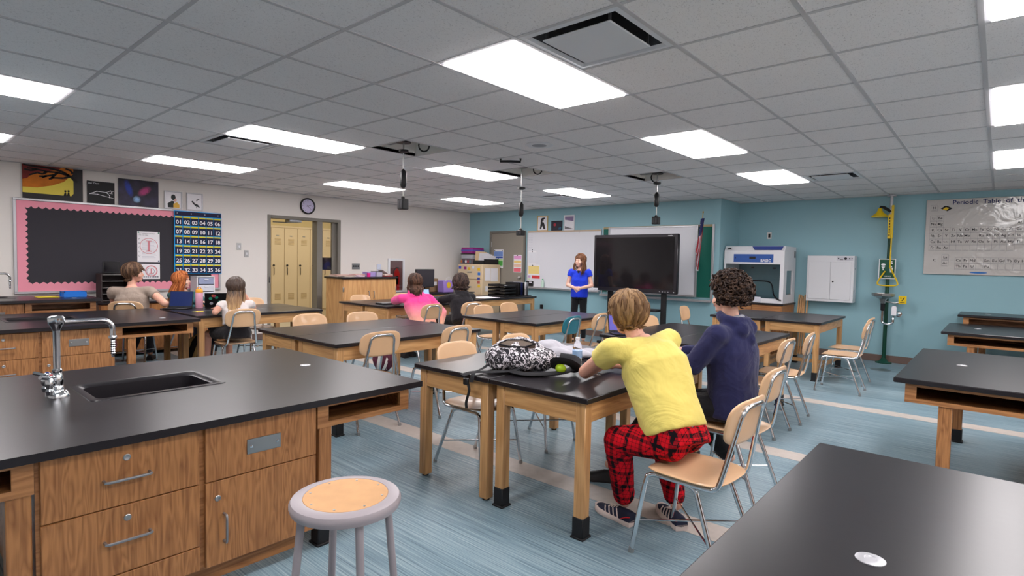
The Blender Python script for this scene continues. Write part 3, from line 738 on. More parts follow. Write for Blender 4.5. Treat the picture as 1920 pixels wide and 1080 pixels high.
# ================================================================== cord reels hanging from the ceiling openings
for (x,y,zs,lb,side) in ((-4.7,3.66,(2.66,2.57,2.39,2.19,2.08,1.97),'left hanging black power cord reel, nearest the wall clock',1),(-4.65,5.5,(2.66,2.39,2.22,2.03,1.86,1.79),'middle hanging black power cord reel, in front of the taupe door',1),(-3.48,6.9,(2.66,2.53,2.42,2.22,2.09,1.99),'right hanging black power cord reel, in front of the big screen',-1)):
    t=thing('power_reel',lb,'power drop',(x,y,ZC),group='hanging power drops')
    q=lambda m,n,mt: m.build(n,mt,parent=t,world=True)
    q(MB().lathe([(0,zs[0]+.03),(.05,zs[0]+.03),(.075,zs[0]+.005),(.075,zs[0]-.008),(0,zs[0]-.012)],(x,y,0),20),'canopy',M_['black_plastic'])
    q(MB().tube([(x,y,zs[0]),(x,y,zs[2])],.008,8),'rod',M_['steel'])
    q(MB().box(x-.25,x+.25,y-.02,y+.02,2.665,2.69),'hanger_bar',M_['grey_metal'])
    q(MB().tube([(x,y,2.69),(x,y,ZC+.45)],.006,6),'hanger_rod',M_['grey_metal'])
    q(MB().lathe([(.01,zs[1]+.02),(.05,zs[1]+.012),(.05,zs[1]-.008),(.01,zs[1]-.02)],(x,y,0),20),'stop_disc',M_['black_plastic'])
    b=MB(); b.lathe([(0,zs[2]),(.016,zs[2]-.01),(.02,zs[2]-.02),(.032,zs[2]-.035),(.034,zs[3]+.04),(.024,zs[3]+.01),(.012,zs[3]),(0,zs[3])],(x,y,0),14)
    q(b,'strain_relief',M_['black_plastic'])
    q(MB().tube([(x,y,zs[3]),(x+.004,y,(zs[3]+zs[4])/2),(x,y,zs[4])],.006,6),'cord',mat('white_cord',S(210,208,200),.5))
    bx=q(MB().box(x-.046,x+.046,y-.04,y+.04,zs[5],zs[4],.006),'outlet_box',M_['black_plastic'])
    MB().lathe([(.02,zs[4]),(.02,zs[4]+.015),(.01,zs[4]+.025)],(x,y,0),10).build('neck',M_['black_plastic'],parent=bx,world=True)
    for sx in (-1,1): MB().box(x+sx*.018-.013,x+sx*.018+.013,y-.042,y-.0395,zs[5]+.02,zs[4]-.02).build('socket_face',mat('dark_socket',S(52,52,56),.4),parent=bx,world=True,smooth=False)
    cxo=x+side*.12; cyo=y+.17
    q(MB().tube([(cxo+.055*math.cos(2*PI*i/16)*.7,cyo+.055*math.cos(2*PI*i/16)*.7,2.64+.06*math.sin(2*PI*i/16)) for i in range(16)],.008,6,closed=True).tube([(cxo,cyo,2.70),(cxo,cyo,ZC+.35)],.006,6),'cable_loop',M_['black_rubber'])
# ================================================================== left wall: board, pictures, chart
WX=(0,1,0); WZ=(0,0,1)      # reading direction on the left wall is +y
def lw(poly,d0,d1): return MB().prism(poly,'x',XL+d0,XL+d1)
def rect(a,b,c,d): return [(a,c),(b,c),(b,d),(a,d)]
def onleft(name,label,cat,y,z,group=None): return thing(name,label,cat,(XL,y,z),0,group)
bd=onleft('bulletin_board','large charcoal bulletin board with pink scalloped border on the white wall','board',2.53,.91)
Bw=lambda m,n,mt,par,**k: m.build(n,mt,parent=par,world=True,**k)
Bw(lw(rect(1.27,3.80,.92,2.13),.001,.012),'field',M_['black_paper'],bd,smooth=False)
for r in ((1.25,1.285,.90,2.15),(3.785,3.82,.90,2.15)): Bw(MB().box(XL+.001,XL+.03,*r[:2],*r[2:],.004),'frame_side',M_['alu'],bd)
Bw(MB().box(XL+.001,XL+.034,1.25,3.82,2.125,2.155,.004),'frame_top',M_['alu'],bd); Bw(MB().box(XL+.001,XL+.034,1.25,3.82,.895,.925,.004),'frame_bottom',M_['alu'],bd)
Bw(MB().box(XL+.03,XL+.10,2.15,2.5,.895,.907,.003),'chalk_ledge',M_['alu'],bd)
def scallop(a,b,n,base,edge,amp,vert):
    pts=[]
    for i in range(n*6+1):
        t=a+(b-a)*i/(n*6); pts.append((t,edge+amp*abs(math.sin(PI*i/6))))
    poly=[(a,base)]+pts+[(b,base)]
    return [(q,p) for p,q in poly] if vert else poly
for (a,b,n,base,edge,amp,v) in ((1.285,3.785,33,2.125,2.055,-.028,False),(1.285,3.785,33,.925,1.02,.028,False),(.95,2.1,15,1.285,1.37,.028,True),(.95,2.1,15,3.785,3.70,-.028,True)):
    dd_=.0 if not v else .0012
    Bw(lw(scallop(a,b,n,base,edge,amp,v),.0125+dd_,.0145+dd_),'scalloped_border',M_['pink'],bd,smooth=False)
# sunset painting
mk=lambda n,c,r=.7:mat(n,c,r)
p=onleft('sunset_painting','orange and yellow sunset painting with black tree, leftmost on the board','painting',1.67,2.155)
Bw(MB().box(XL+.012,XL+.03,1.35,1.99,2.157,2.598),'canvas',mk('painted_black',S(16,12,18),.5),p,smooth=False)
def strokes(pts,w,nm,mt,par,d=.0325):
    m=MB()
    for a in pts:
        for i in range(len(a)-1):
            (y0,z0),(y1,z1)=a[i],a[i+1]; L=math.hypot(y1-y0,z1-z0)+1e-6; ny,nz=-(z1-z0)/L*w/2,(y1-y0)/L*w/2
            k0=1-.5*i/len(a); k1=1-.5*(i+1)/len(a)
            m.prism([(y0+ny*k0,z0+nz*k0),(y0-ny*k0,z0-nz*k0),(y1-ny*k1,z1-nz*k1),(y1+ny*k1,z1+nz*k1)],'x',XL+d-.001,XL+d)
    return Bw(m,nm,mt,par,smooth=False)
Bw(lw([(1.35,2.23),(1.86,2.225),(1.885,2.26),(1.885,2.43),(1.86,2.47),(1.82,2.48),(1.70,2.40),(1.5,2.32),(1.35,2.31)],.0301,.0308),'yellow_sky',mk('painted_yellow',S(226,206,84)),p,smooth=False)
Bw(lw([(1.35,2.30),(1.5,2.305),(1.65,2.345),(1.78,2.41),(1.85,2.49),(1.885,2.53),(1.885,2.598),(1.35,2.598)],.0306,.0311),'orange_sky',mat('painted_orange',S(212,120,24),.7,var=.35,vscale=9),p,smooth=False)
Bw(lw([(1.35,2.40),(1.40,2.42),(1.47,2.50),(1.6,2.53),(1.72,2.56),(1.76,2.598),(1.35,2.598)],.0311,.0316),'red_sky',mat('painted_red',S(122,34,30),.7,var=.3,vscale=12),p,smooth=False)
br=[[(1.93,2.42),(1.84,2.50),(1.72,2.53),(1.60,2.525),(1.50,2.545),(1.40,2.55)],[(1.84,2.50),(1.76,2.55),(1.62,2.575),(1.45,2.58),(1.36,2.592)],[(1.72,2.53),(1.68,2.49),(1.60,2.47),(1.55,2.44)],[(1.60,2.525),(1.56,2.49),(1.50,2.50),(1.42,2.46)],[(1.68,2.49),(1.65,2.44),(1.62,2.43)],[(1.84,2.49),(1.78,2.46),(1.70,2.455),(1.64,2.45)],[(1.50,2.545),(1.44,2.52),(1.37,2.53)],[(1.60,2.47),(1.57,2.46),(1.52,2.455)],[(1.88,2.53),(1.86,2.57),(1.80,2.59)]]
strokes(br,.030,'painted_branches',mk('painted_branch',S(18,14,16)),p)
c=MB()
for (y,h) in ((1.795,.075),(1.83,.08)):
    c.prism([(y-.02,2.225),(y+.015,2.225),(y+.008,2.225+h*.6),(y-.006,2.225+h*.65)],'x',XL+.0322,XL+.0328)
    c.prism([(y+.013*math.cos(2*PI*i/10),2.225+h*.82+.014*math.sin(2*PI*i/10)) for i in range(10)],'x',XL+.0322,XL+.0328)
Bw(c,'painted_couple',mk('painted_couple_black',S(14,10,14)),p,smooth=False)
# small star-map canvas
p=onleft('star_map_canvas','small black canvas with white line drawing of linked stars','painting',2.20,2.16)
Bw(MB().box(XL+.012,XL+.03,2.04,2.36,2.157,2.465),'canvas',mk('canvas_black',S(14,14,17),.6),p,smooth=False)
st_=[[(2.07,2.285),(2.15,2.325),(2.26,2.32),(2.31,2.345),(2.345,2.34)],[(2.07,2.285),(2.16,2.283),(2.30,2.25),(2.345,2.245)],[(2.26,2.32),(2.30,2.28),(2.30,2.25)],[(2.29,2.315),(2.335,2.305)]]
strokes(st_,.007,'white_lines',M_['paper'],p)
m=MB()
for (y,z) in ((2.07,2.285),(2.15,2.325),(2.26,2.32),(2.31,2.345),(2.30,2.28),(2.30,2.25),(2.16,2.283),(2.325,2.33)): m.prism([(y+.007*math.cos(a*PI/4),z+.007*math.sin(a*PI/4)) for a in range(8)],'x',XL+.031,XL+.033)
Bw(m,'star_dots',M_['paper'],p,smooth=False)
text("Star Chart",.03,'lettering',M_['paper'],p,(XL+.031,2.05,2.425),WX,WZ)
# galaxy canvas
gm,nt,b=newmat('galaxy_paint'); N=nt.nodes; LK=nt.links
tc=N.new('ShaderNodeTexCoord')
def blob(cy,cz,ry,rz_,rot,c0,prev):
    mp=N.new('ShaderNodeMapping'); mp.vector_type='TEXTURE'; mp.inputs['Location'].default_value=(0,cy,cz); mp.inputs['Rotation'].default_value=(rot,0,0); mp.inputs['Scale'].default_value=(10,ry,rz_)
    g_=N.new('ShaderNodeTexGradient'); g_.gradient_type='SPHERICAL'; LK.new(tc.outputs['Object'],mp.inputs[0]); LK.new(mp.outputs[0],g_.inputs[0])
    ns=N.new('ShaderNodeTexNoise'); ns.inputs['Scale'].default_value=35; mu=N.new('ShaderNodeMath'); mu.operation='MULTIPLY'; LK.new(tc.outputs['Object'],ns.inputs[0]); LK.new(ns.outputs['Fac'],mu.inputs[0]); LK.new(g_.outputs['Fac'],mu.inputs[1])
    m2=N.new('ShaderNodeMath'); m2.operation='MULTIPLY'; m2.use_clamp=True; m2.inputs[1].default_value=3.2; LK.new(mu.outputs[0],m2.inputs[0])
    mx=N.new('ShaderNodeMix'); mx.data_type='RGBA'; LK.new(m2.outputs[0],mx.inputs['Factor']); LK.new(prev,mx.inputs['A']); mx.inputs['B'].default_value=c0
    return mx.outputs['Result']
ns=N.new('ShaderNodeTexNoise'); ns.inputs['Scale'].default_value=7; LK.new(tc.outputs['Object'],ns.inputs[0])
r0=ramp(nt,[(.35,S(28,26,34)),(.7,S(56,50,78))]); LK.new(ns.outputs['Fac'],r0.inputs[0])
q=blob(-.13,.25,.05,.14,.3,S(34,62,168),r0.outputs[0]); q=blob(.07,.23,.06,.11,-.9,S(176,60,120),q); q=blob(-.03,.10,.055,.055,0,S(150,190,232),q)
LK.new(q,b.inputs['Base Color']); b.inputs['Roughness'].default_value=.6
p=onleft('galaxy_painting','dark galaxy painting with blue and pink clouds above the board','painting',2.665,2.157)
Bw(MB().box(XL+.012,XL+.03,2.41,2.92,2.157,2.545,.002),'canvas',gm,p,smooth=False)
def pframe(x,y,z,w,h,label,nm,fm,axis,inner):
    """picture frame standing on a ledge; axis 'x' = on the left wall, 'y' = on the back wall"""
    t=thing(nm,label,'picture',(x,y,z),0,None)
    m=MB(); e=.016; d=.018
    def bx(u0,u1,v0,v1,d0,d1,mm):
        return mm.box(x+d0,x+d1,y+u0,y+u1,z+v0,z+v1,.002) if axis=='x' else mm.box(x+u0,x+u1,y-d1,y-d0,z+v0,z+v1,.002)
    bx(-w/2,-w/2+e,0,h,0,d,m); bx(w/2-e,w/2,0,h,0,d,m); bx(-w/2+e,w/2-e,0,e,0,d,m); bx(-w/2+e,w/2-e,h-e,h,0,d,m); Bw(m,'frame',fm,t)
    Bw(bx(-w/2+e,w/2-e,e,h-e,.004,.009,MB()),'print',M_['paper'],t,smooth=False)
    for k,(poly,mt) in enumerate(inner):
        P=[((y if axis=='x' else x)+u*w,z+v*h) for u,v in poly]
        mm=MB(); mm.prism(P,axis,(x+.0092) if axis=='x' else (y-.0104-.0004*k),(x+.0102+.0004*k) if axis=='x' else (y-.0092)); Bw(mm,'printed_shape',mt,t,smooth=False)
    return t
def circ(cu,cv,ru,rv,n=14): return [(cu+ru*math.cos(2*PI*i/n),cv+rv*math.sin(2*PI*i/n)) for i in range(n)]
dk=mk('print_dark',S(48,54,54)); gd=mk('print_gold',S(226,178,76)); sk=mk('print_skin',S(222,180,170))
pframe(XL+.01,3.125,2.157,.25,.275,'silver framed print of a head with grey-green hair and gold shoulder','framed_print',M_['alu'],'x',[(circ(.0,.66,.13,.16),dk),([(-.3,.08),(-.32,.3),(-.1,.45),(.05,.45),(.0,.08)],dk),([(.05,.55),(.15,.62),(.2,.5),(.12,.42),(.02,.4)],sk),([(0,.08),(0,.3),(.2,.4),(.34,.25),(.34,.08)],gd)])
pframe(XL+.01,3.43,2.157,.24,.275,'silver framed print of a dark bird on a twig, rightmost over the board','framed_print',M_['alu'],'x',[([(-.2,.5),(-.1,.52),(0,.42),(.2,.35),(.33,.18),(.2,.22),(.05,.26),(-.05,.34)],dk),([(.08,.28),(.1,.14),(.13,.14),(.12,.3)],dk),([(.1,.62),(.3,.68),(.3,.7),(.1,.64),(.12,.55),(.1,.54)],dk),(circ(-.14,.51,.05,.045,10),dk)])
# pocket chart
ch=onleft('pocket_chart','navy calculator pocket chart numbered 01 to 36 with bright blue edging','pocket chart',3.475,1.16)
blue=mk('chart_blue',S(24,156,226)); nv=mk('chart_navy',S(26,24,62)); yl=mk('chart_card',S(222,208,44))
Bw(MB().box(XL+.036,XL+.04,3.125,3.825,1.16,2.14,.001),'backing',blue,ch,smooth=False)
Bw(MB().box(XL+.0402,XL+.044,3.135,3.815,2.065,2.13,.001),'header',nv,ch,smooth=False)
for k in range(4): Bw(MB().lathe([(.008,XL+.044),(.008,XL+.047),(.003,XL+.048)],(0,3.17+.2*k,2.10),10,'x'),'grommet',M_['steel'],ch)
pk=None; pw=.683/6; ph=.895/6
for r in range(6):
    for c_ in range(6):
        y=3.133+c_*pw; z=2.058-(r+1)*ph
        if pk is None: pk=MB().box(0,.012,.005,pw-.005,.006,ph-.03,.003).build('pocket',nv,parent=ch,smooth=False); o=pk; cd=MB().box(0.002,.006,.007,pw-.007,ph-.03,ph-.008,.001).build('card',yl,parent=pk,smooth=False)
        else:
            o=inst(pk,ch,name='pocket'); inst(cd,o,name='card')
        o.location=(.0402,y-3.475,z-1.16)
        text('%02d'%(r*6+c_+1),.085,'number',M_['paper'],o,(.0125,pw/2,.025),WX,WZ,'CENTER',world=False,bold=.0018)
# posters
def poster(label,y0,y1,z0,z1,nm='paper_poster'):
    t=onleft(nm,label,'poster',(y0+y1)/2,z0); Bw(MB().box(XL+.0125,XL+.014,y0,y1,z0,z1),'sheet',M_['paper'],t,smooth=False); return t
pinkink=mk('pink_ink',S(214,140,150)); greyink=mk('grey_ink',S(120,118,130))
def ringpoly(mm,cy,cz,r,w,n=36,rz=None):
    rz=rz or r; mm.loft([[(XL+.0152,cy+(r+s)*math.cos(2*PI*i/n),cz+(rz+s)*math.sin(2*PI*i/n)) for i in range(n)] for s in (w/2,-w/2)],caps=False)
t=poster('white notice with a pink circled capital I and letters down its left side',2.64,2.935,1.335,1.79)
m=MB(); ringpoly(m,2.79,1.575,.115,.008,36,.115); m.box(XL+.0145,XL+.0154,2.775,2.805,1.50,1.65).box(XL+.0145,XL+.0154,2.75,2.83,1.49,1.505).box(XL+.0145,XL+.0154,2.755,2.825,1.645,1.655); Bw(m,'emblem',pinkink,t,smooth=False)
text('MY THINKING PROFILE',.020,'heading',greyink,t,(XL+.0145,2.66,1.755),WX,WZ); text('FOR THE WEEK',.018,'heading',greyink,t,(XL+.0145,2.66,1.73),WX,WZ)
for k,cc in enumerate('PROUD'): text(cc,.032,'initial',greyink,t,(XL+.0145,2.655,1.665-.062*k),WX,WZ)
m=MB()
for k in range(16): m.box(XL+.0143,XL+.0147,2.70,2.90-.02*(k%3),1.38+.019*k,1.384+.019*k)
Bw(m,'text_lines',mk('pale_ink',S(190,188,200)),t,smooth=False)
for k,(yy,zz,cc) in enumerate(((2.655,1.775,S(70,160,140)),(2.92,1.775,S(10,100,80)),(2.92,1.35,S(16,16,80)))): Bw(MB().lathe([(.011,XL+.014),(.011,XL+.018),(0,XL+.02)],(0,yy,zz),14,'x'),'pushpin',mk('pin%d'%k,cc,.3),t)
t=poster('smaller white notice with a pink ring below the circled-I notice',2.66,2.935,1.08,1.305)
m=MB(); ringpoly(m,2.82,1.20,.075,.016); m.box(XL+.0145,XL+.0154,2.81,2.825,1.165,1.235).box(XL+.0145,XL+.0154,2.79,2.845,1.16,1.17); Bw(m,'emblem',pinkink,t,smooth=False)
m=MB(); ringpoly(m,2.81,1.195,.05,.005); 
for k in range(9): m.box(XL+.0143,XL+.0147,2.69+.026*k,2.706+.026*k,1.10,1.125)
Bw(m,'print',greyink,t,smooth=False)
# clock
ck=onleft('wall_clock','round black-rimmed wall clock above the doorway','clock',5.355,2.40)
Bw(MB().lathe([(0,XL+.001),(.142,XL+.001),(.15,XL+.01),(.15,XL+.03),(.143,XL+.04),(.125,XL+.036),(.122,XL+.02),(0,XL+.02)],(0,5.355,2.40),40,'x'),'rim',M_['black_plastic'],ck)
Bw(MB().lathe([(.1225,XL+.0205),(0,XL+.021)],(0,5.355,2.40),36,'x'),'dial',mk('clock_dial',S(206,200,232),.5),ck)
for k in range(1,13):
    a=PI/2-k*PI/6; text(str(k),.026,'numeral',M_['ink'],ck,(XL+.0215,5.355+.098*math.cos(a),2.40+.098*math.sin(a)-.009),WX,WZ,'CENTER')
for nm,a,l,w in (('hour_hand',math.radians(18),.07,.009),('minute_hand',math.radians(-42),.10,.006)):
    d=Vector((0,math.cos(a),math.sin(a))); n_=Vector((0,-d.z,d.y))*w/2; C0=Vector((XL+.024,5.355,2.40))
    Bw(MB().add([C0-d*.025+n_,C0-d*.025-n_,C0+d*l-n_*.5,C0+d*l+n_*.5],[(0,1,2,3)]),nm,M_['ink'],ck,smooth=False)
# switches, outlets, phone plate
for (y,z,l) in ((4.12,1.615,'steel light switch left of the doorway, upper of two'),(4.245,1.495,'steel light switch left of the doorway, lower one nearer the door')):
    t=onleft('light_switch',l,'switch',y,z); Bw(MB().box(XL+.0005,XL+.006,y-.037,y+.037,z-.058,z+.058,.002),'plate',M_['steel'],t); Bw(MB().box(XL+.006,XL+.014,y-.012,y+.012,z-.022,z+.022,.003),'rocker',M_['white_metal'],t)
t=onleft('wall_outlet','steel plate with three black data jacks above the wooden cupboard','outlet',6.40,1.24)
Bw(MB().box(XL+.0005,XL+.008,6.31,6.49,1.24,1.355,.002),'plate',M_['steel'],t)
for k in range(3): Bw(MB().box(XL+.008,XL+.01,6.333+.05*k,6.363+.05*k,1.285,1.315),'jack',M_['black_plastic'],t,smooth=False)
t=onleft('wall_plate','pale blue-white wall plate between the data jacks and extinguisher cabinet','wall plate',6.95,1.18); Bw(MB().box(XL+.0005,XL+.012,6.90,7.0,1.18,1.345,.003),'cover',mk('pale_plate',S(206,212,230)),t)
# extinguisher cabinet
t=onleft('extinguisher_cabinet','white framed wall cabinet holding a red fire extinguisher','cabinet',7.39,.76)
m=MB(); y0,y1,z0,z1=7.17,7.60,.74,1.47
for r in ((y0,y0+.05,z0,z1),(y1-.05,y1,z0,z1),(y0+.05,y1-.05,z0,z0+.05),(y0+.05,y1-.05,z1-.05,z1)): m.box(XL+.0005,XL+.03,*r,.004)
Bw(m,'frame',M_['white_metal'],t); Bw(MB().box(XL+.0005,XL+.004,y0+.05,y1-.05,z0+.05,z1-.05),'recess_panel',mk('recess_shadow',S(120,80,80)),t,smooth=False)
Bw(MB().box(XL+.024,XL+.027,y0+.05,y1-.05,z0+.05,z1-.05),'door_glass',M_['glass'],t,smooth=False)
t2=thing('fire_extinguisher','red fire extinguisher inside the white framed wall cabinet','extinguisher',(XL+.0135,7.40,.80))
red=mk('extinguisher_red',S(190,24,24),.3)
m=MB(); rr_=[]
for (r,z) in ((.02,0),(.07,0),(.075,.02),(.075,.36),(.05,.42),(.025,.44),(.02,.46)): rr_.append([(r*.10*math.cos(2*PI*i/16),r*math.sin(2*PI*i/16),z) for i in range(16)])
m.loft(rr_); m.build('cylinder',red,parent=t2); MB().box(-.008,.009,-.03,.05,.46,.49,.003).tube([(0,-.03,.47),(0,-.085,.40),(0,-.08,.2)],.006,6).build('valve_head',M_['black_plastic'],parent=t2)
MB().box(.0098,.0105,-.035,.035,.12,.30).build('label_sticker',M_['paper'],parent=t2,smooth=False)
# side counter under the board with trays, tablet, drawers
sc_=thing('side_counter','low black-topped wooden side counter along the white wall under the board','counter',(-9.45,2.9,0))
Bw(MB().box(-9.685,-9.25,2.05,3.9,.745,.775,.004),'counter_top',M_['epoxy'],sc_); Bw(MB().box(-9.68,-9.28,2.07,3.88,.05,.745),'carcass',M_['oak_y'],sc_,smooth=False)
for k in range(3):
    d=Bw(MB().box(-9.28,-9.262,2.09+.6*k,2.67+.6*k,.08,.73,.003),'cabinet_door',M_['oak_v'],sc_); Bw(MB().tube([(-9.262,2.62+.6*k,.6),(-9.235,2.62+.6*k,.6),(-9.235,2.62+.6*k,.5),(-9.262,2.62+.6*k,.5)],.005,6),'pull_handle',M_['grey_metal'],d)
t=thing('paper_sorter','dark brown paper sorter with steel-edged shelves under the board','tray',(-9.42,2.27,.775))
Bw(MB().box(-9.55,-9.30,2.10,2.115,.776,1.17).box(-9.55,-9.30,2.43,2.445,.776,1.17).box(-9.56,-9.545,2.10,2.445,.776,1.17),'case',mk('sorter_brown',S(58,48,48)),t,smooth=False)
for k in range(5): Bw(MB().box(-9.545,-9.29,2.115,2.43,.79+.09*k,.80+.09*k,.002),'shelf',M_['steel'],t)
t=thing('tablet','small black tablet propped on the brown paper sorter','tablet',(-9.45,2.25,1.171)); Bw(MB().box(-9.47,-9.45,2.16,2.36,1.171,1.34,.005),'case',M_['black_plastic'],t); Bw(MB().box(-9.45,-9.448,2.175,2.345,1.185,1.325),'screen',mk('dark_screen',S(20,20,26),.15),t,smooth=False)
t=thing('drawer_tower','small clear plastic drawer tower beside the red-haired girl','drawers',(-9.42,3.45,.775))
cp=mk('frosted_plastic',S(214,216,226),.25)
Bw(MB().box(-9.55,-9.30,3.32,3.335,.776,1.12).box(-9.55,-9.30,3.565,3.58,.776,1.12).box(-9.56,-9.30,3.32,3.58,1.115,1.125).box(-9.56,-9.55,3.32,3.58,.776,1.115),'case',M_['white_metal'],t,smooth=False)
for k in range(3):
    d=Bw(MB().box(-9.54,-9.285,3.34,3.56,.785+.11*k,.885+.11*k,.006),'drawer',cp if k<2 else mk('drawer_mixed',S(150,160,190),.3),t); Bw(MB().box(-9.285,-9.275,3.42,3.48,.85+.11*k,.865+.11*k,.002),'knob',M_['white_metal'],d)
t=thing('basket','bright blue slotted plastic basket at the left under the board','basket',(-9.02,1.74,.8805))
m=MB(); bb=mk('blue_basket',S(20,110,205),.35)
for k in range(9):
    m.box(-9.12+.024*k,-9.11+.024*k,1.63,1.636,.882,.95); m.box(-9.12+.024*k,-9.11+.024*k,1.84,1.846,.882,.95)
m.box(-9.13,-8.9,1.625,1.85,.8805,.888).box(-9.135,-8.895,1.62,1.636,.945,.955).box(-9.135,-8.895,1.84,1.856,.945,.955).box(-9.135,-9.12,1.62,1.856,.888,.955).box(-8.91,-8.895,1.62,1.856,.888,.955); Bw(m,'slatted_body',bb,t,smooth=False)
t=thing('folder','yellow folder lying left of the blue basket','folder',(-9.1,1.5,.8805)); Bw(MB().box(-9.22,-8.95,1.38,1.58,.8805,.886,.001).box(-9.21,-8.94,1.39,1.59,.886,.889,.001),'cover',mk('folder_yellow',S(226,206,60)),t,smooth=False)
# ================================================================== back wall
BX=(1,0,0)
def bwq(poly,d0,d1): return MB().prism(poly,'y',YB-d1,YB-d0)
def BWbox(x0,x1,z0,z1,d0,d1,b=0): return MB().box(x0,x1,YB-d1,YB-d0,z0,z1,b)
dr=sroot('door_2',(-8.45,YB,0))
for r in ((-8.99,-8.94,0,2.15),(-7.97,-7.92,0,2.15),(-8.94,-7.97,2.10,2.15)): Bw(BWbox(*r,.0005,.05,.004),'door_frame',M_['frame_grey'],dr)
lf=Bw(BWbox(-8.94,-7.97,.01,2.10,.0005,.03),'door_leaf',M_['door_taupe'],dr,smooth=False)
for z in (.35,1.1,1.85): Bw(BWbox(-8.95,-8.925,z-.06,z+.06,.03,.045,.003),'hinge',M_['steel'],lf)
kb=MB().lathe([(.03,.03),(.03,.036),(.014,.04),(.014,.06),(.03,.07),(.032,.09),(.018,.10),(0,.10)],(0,0,0),16,'y',T=Matrix.Translation((-8.05,YB,1.10))@Matrix.Scale(-1,4,(0,1,0))); Bw(kb,'door_knob',M_['steel'],lf)
def sheet(nm,label,x0,x1,z0,z1,bands,d=.031,pins=()):
    t=thing(nm,label,'paper',((x0+x1)/2,YB-d,z0)); Bw(BWbox(x0,x1,z0,z1,d,d+.0015),'sheet',M_['paper'],t,smooth=False)
    for k,(a,b,c_) in enumerate(bands):
        Bw(BWbox(x0+.01,x1-.01,z0+(z1-z0)*a,z0+(z1-z0)*b,d+.0016,d+.0022),'colour_band',mk('band_col',c_),t,smooth=False)
    for (u,v) in pins: Bw(MB().lathe([(.011,0),(.011,.006),(0,.008)],(0,0,0),10,'y',T=Matrix.Translation((x0+(x1-x0)*u,YB-d-.0015,z0+(z1-z0)*v))@Matrix.Scale(-1,4,(0,1,0))),'magnet',M_['ink'],t)
    return t
sheet('door_poster','blue and green printed sheet on the taupe door, left one',-8.86,-8.57,1.31,1.73,((.52,.62,S(60,90,170)),(.63,.9,S(120,150,210)),(.12,.38,S(90,180,80)),(.39,.48,S(180,216,150))),.0305,((.1,.95),(.9,.95),(.5,.5),(.9,.08)))
sheet('door_poster','pink, yellow and red striped sheet on the taupe door, right one',-8.25,-8.02,1.22,1.61,((.03,.25,S(232,110,124)),(.3,.47,S(236,196,170)),(.52,.68,S(240,210,130)),(.74,.95,S(230,160,210))),.0305,((.5,.97),))
w1=thing('whiteboard','whiteboard behind the teacher with notes down its left edge','whiteboard',(-6.93,YB,.88))
Bw(BWbox(-7.86,-6.0,.92,2.11,.0005,.012),'surface',M_['whiteboard'],w1,smooth=False)
Bw(MB().box(-7.88,-7.86,YB-.02,YB-.0005,.89,2.13,.003),'frame_side',M_['alu'],w1); Bw(MB().box(-6.0,-5.98,YB-.02,YB-.0005,.89,2.13,.003),'frame_side',M_['alu'],w1)
Bw(MB().box(-7.86,-6.0,YB-.025,YB-.0005,2.10,2.13,.003),'frame_top',mk('tan_cork_rail',S(206,178,150)),w1); Bw(MB().box(-7.88,-5.98,YB-.09,YB-.0005,.88,.92,.006),'marker_tray',M_['alu'],w1)
Bw(MB().tube([(-6.50,YB-.02,2.12),(-6.50,YB-.035,2.10),(-6.50,YB-.03,2.07)],.004,6),'hook',M_['steel'],w1)
gb=thing('green_chalkboard','green chalkboard panel showing behind the second whiteboard','chalkboard',(-4.8,YB,.82))
Bw(BWbox(-5.93,-3.76,.90,2.13,.0005,.012),'surface',M_['green_board'],gb,smooth=False)
for r in ((-5.95,-5.93),(-3.76,-3.72)): Bw(MB().box(*r,YB-.02,YB-.0005,.86,2.17,.003),'frame_side',M_['alu'],gb)
Bw(MB().box(-5.93,-3.76,YB-.025,YB-.0005,2.13,2.17,.003),'frame_top',mk('brass_rail',S(176,158,120),.4),gb); Bw(MB().box(-5.95,-3.72,YB-.09,YB-.0005,.82,.86,.006),'chalk_tray',M_['alu'],gb)
w2=thing('whiteboard','whiteboard behind the big black screen, right of the teacher','whiteboard',(-4.9,YB-.03,.89))
Bw(MB().box(-5.78,-4.02,YB-.045,YB-.03,.93,2.14),'surface',M_['whiteboard'],w2,smooth=False)
Bw(MB().box(-5.80,-5.765,YB-.055,YB-.0255,.90,2.16,.004),'frame_side',M_['alu'],w2); Bw(MB().box(-4.035,-3.995,YB-.055,YB-.0255,.90,2.16,.004),'frame_side',M_['alu'],w2); Bw(MB().box(-5.765,-4.035,YB-.055,YB-.0255,2.13,2.16,.004),'frame_top',M_['alu'],w2); Bw(MB().box(-5.765,-4.035,YB-.055,YB-.0255,.90,.935,.004),'frame_bottom',M_['alu'],w2)
sheet('note_sheet','white typed sheet pinned on the whiteboard beside the door',-7.84,-7.62,1.40,1.70,((.1,.9,S(226,226,232)),),.0125,((.5,.95),(.5,1.08)))
sheet('note_sheet','pale yellow chart pinned on the whiteboard below the white sheet',-7.84,-7.52,1.18,1.40,((.1,.88,S(240,216,140)),),.0125,((.4,.93),))
sheet('note_card','small red card on the whiteboard',-7.74,-7.50,1.10,1.165,((.0,1,S(226,70,72)),),.0125)
sheet('note_card','small lilac and green card on the whiteboard, left of the red card',-7.85,-7.76,1.06,1.17,((.5,.95,S(196,160,200)),(.05,.4,S(206,214,190))),.0125)
t=thing('eraser_holder','small black marker caddy on the whiteboard beside the door','holder',(-7.78,YB-.013,.93)); Bw(MB().box(-7.86,-7.68,YB-.05,YB-.0125,.93,1.04,.006),'box',M_['black_plastic'],t); Bw(MB().box(-7.77,-7.70,YB-.053,YB-.05,1.0,1.025),'sticker',M_['paper'],t,smooth=False)
t=thing('cleaner_bottle','small clear cleaner bottle with green label on the whiteboard tray','bottle',(-7.40,YB-.05,.9205))
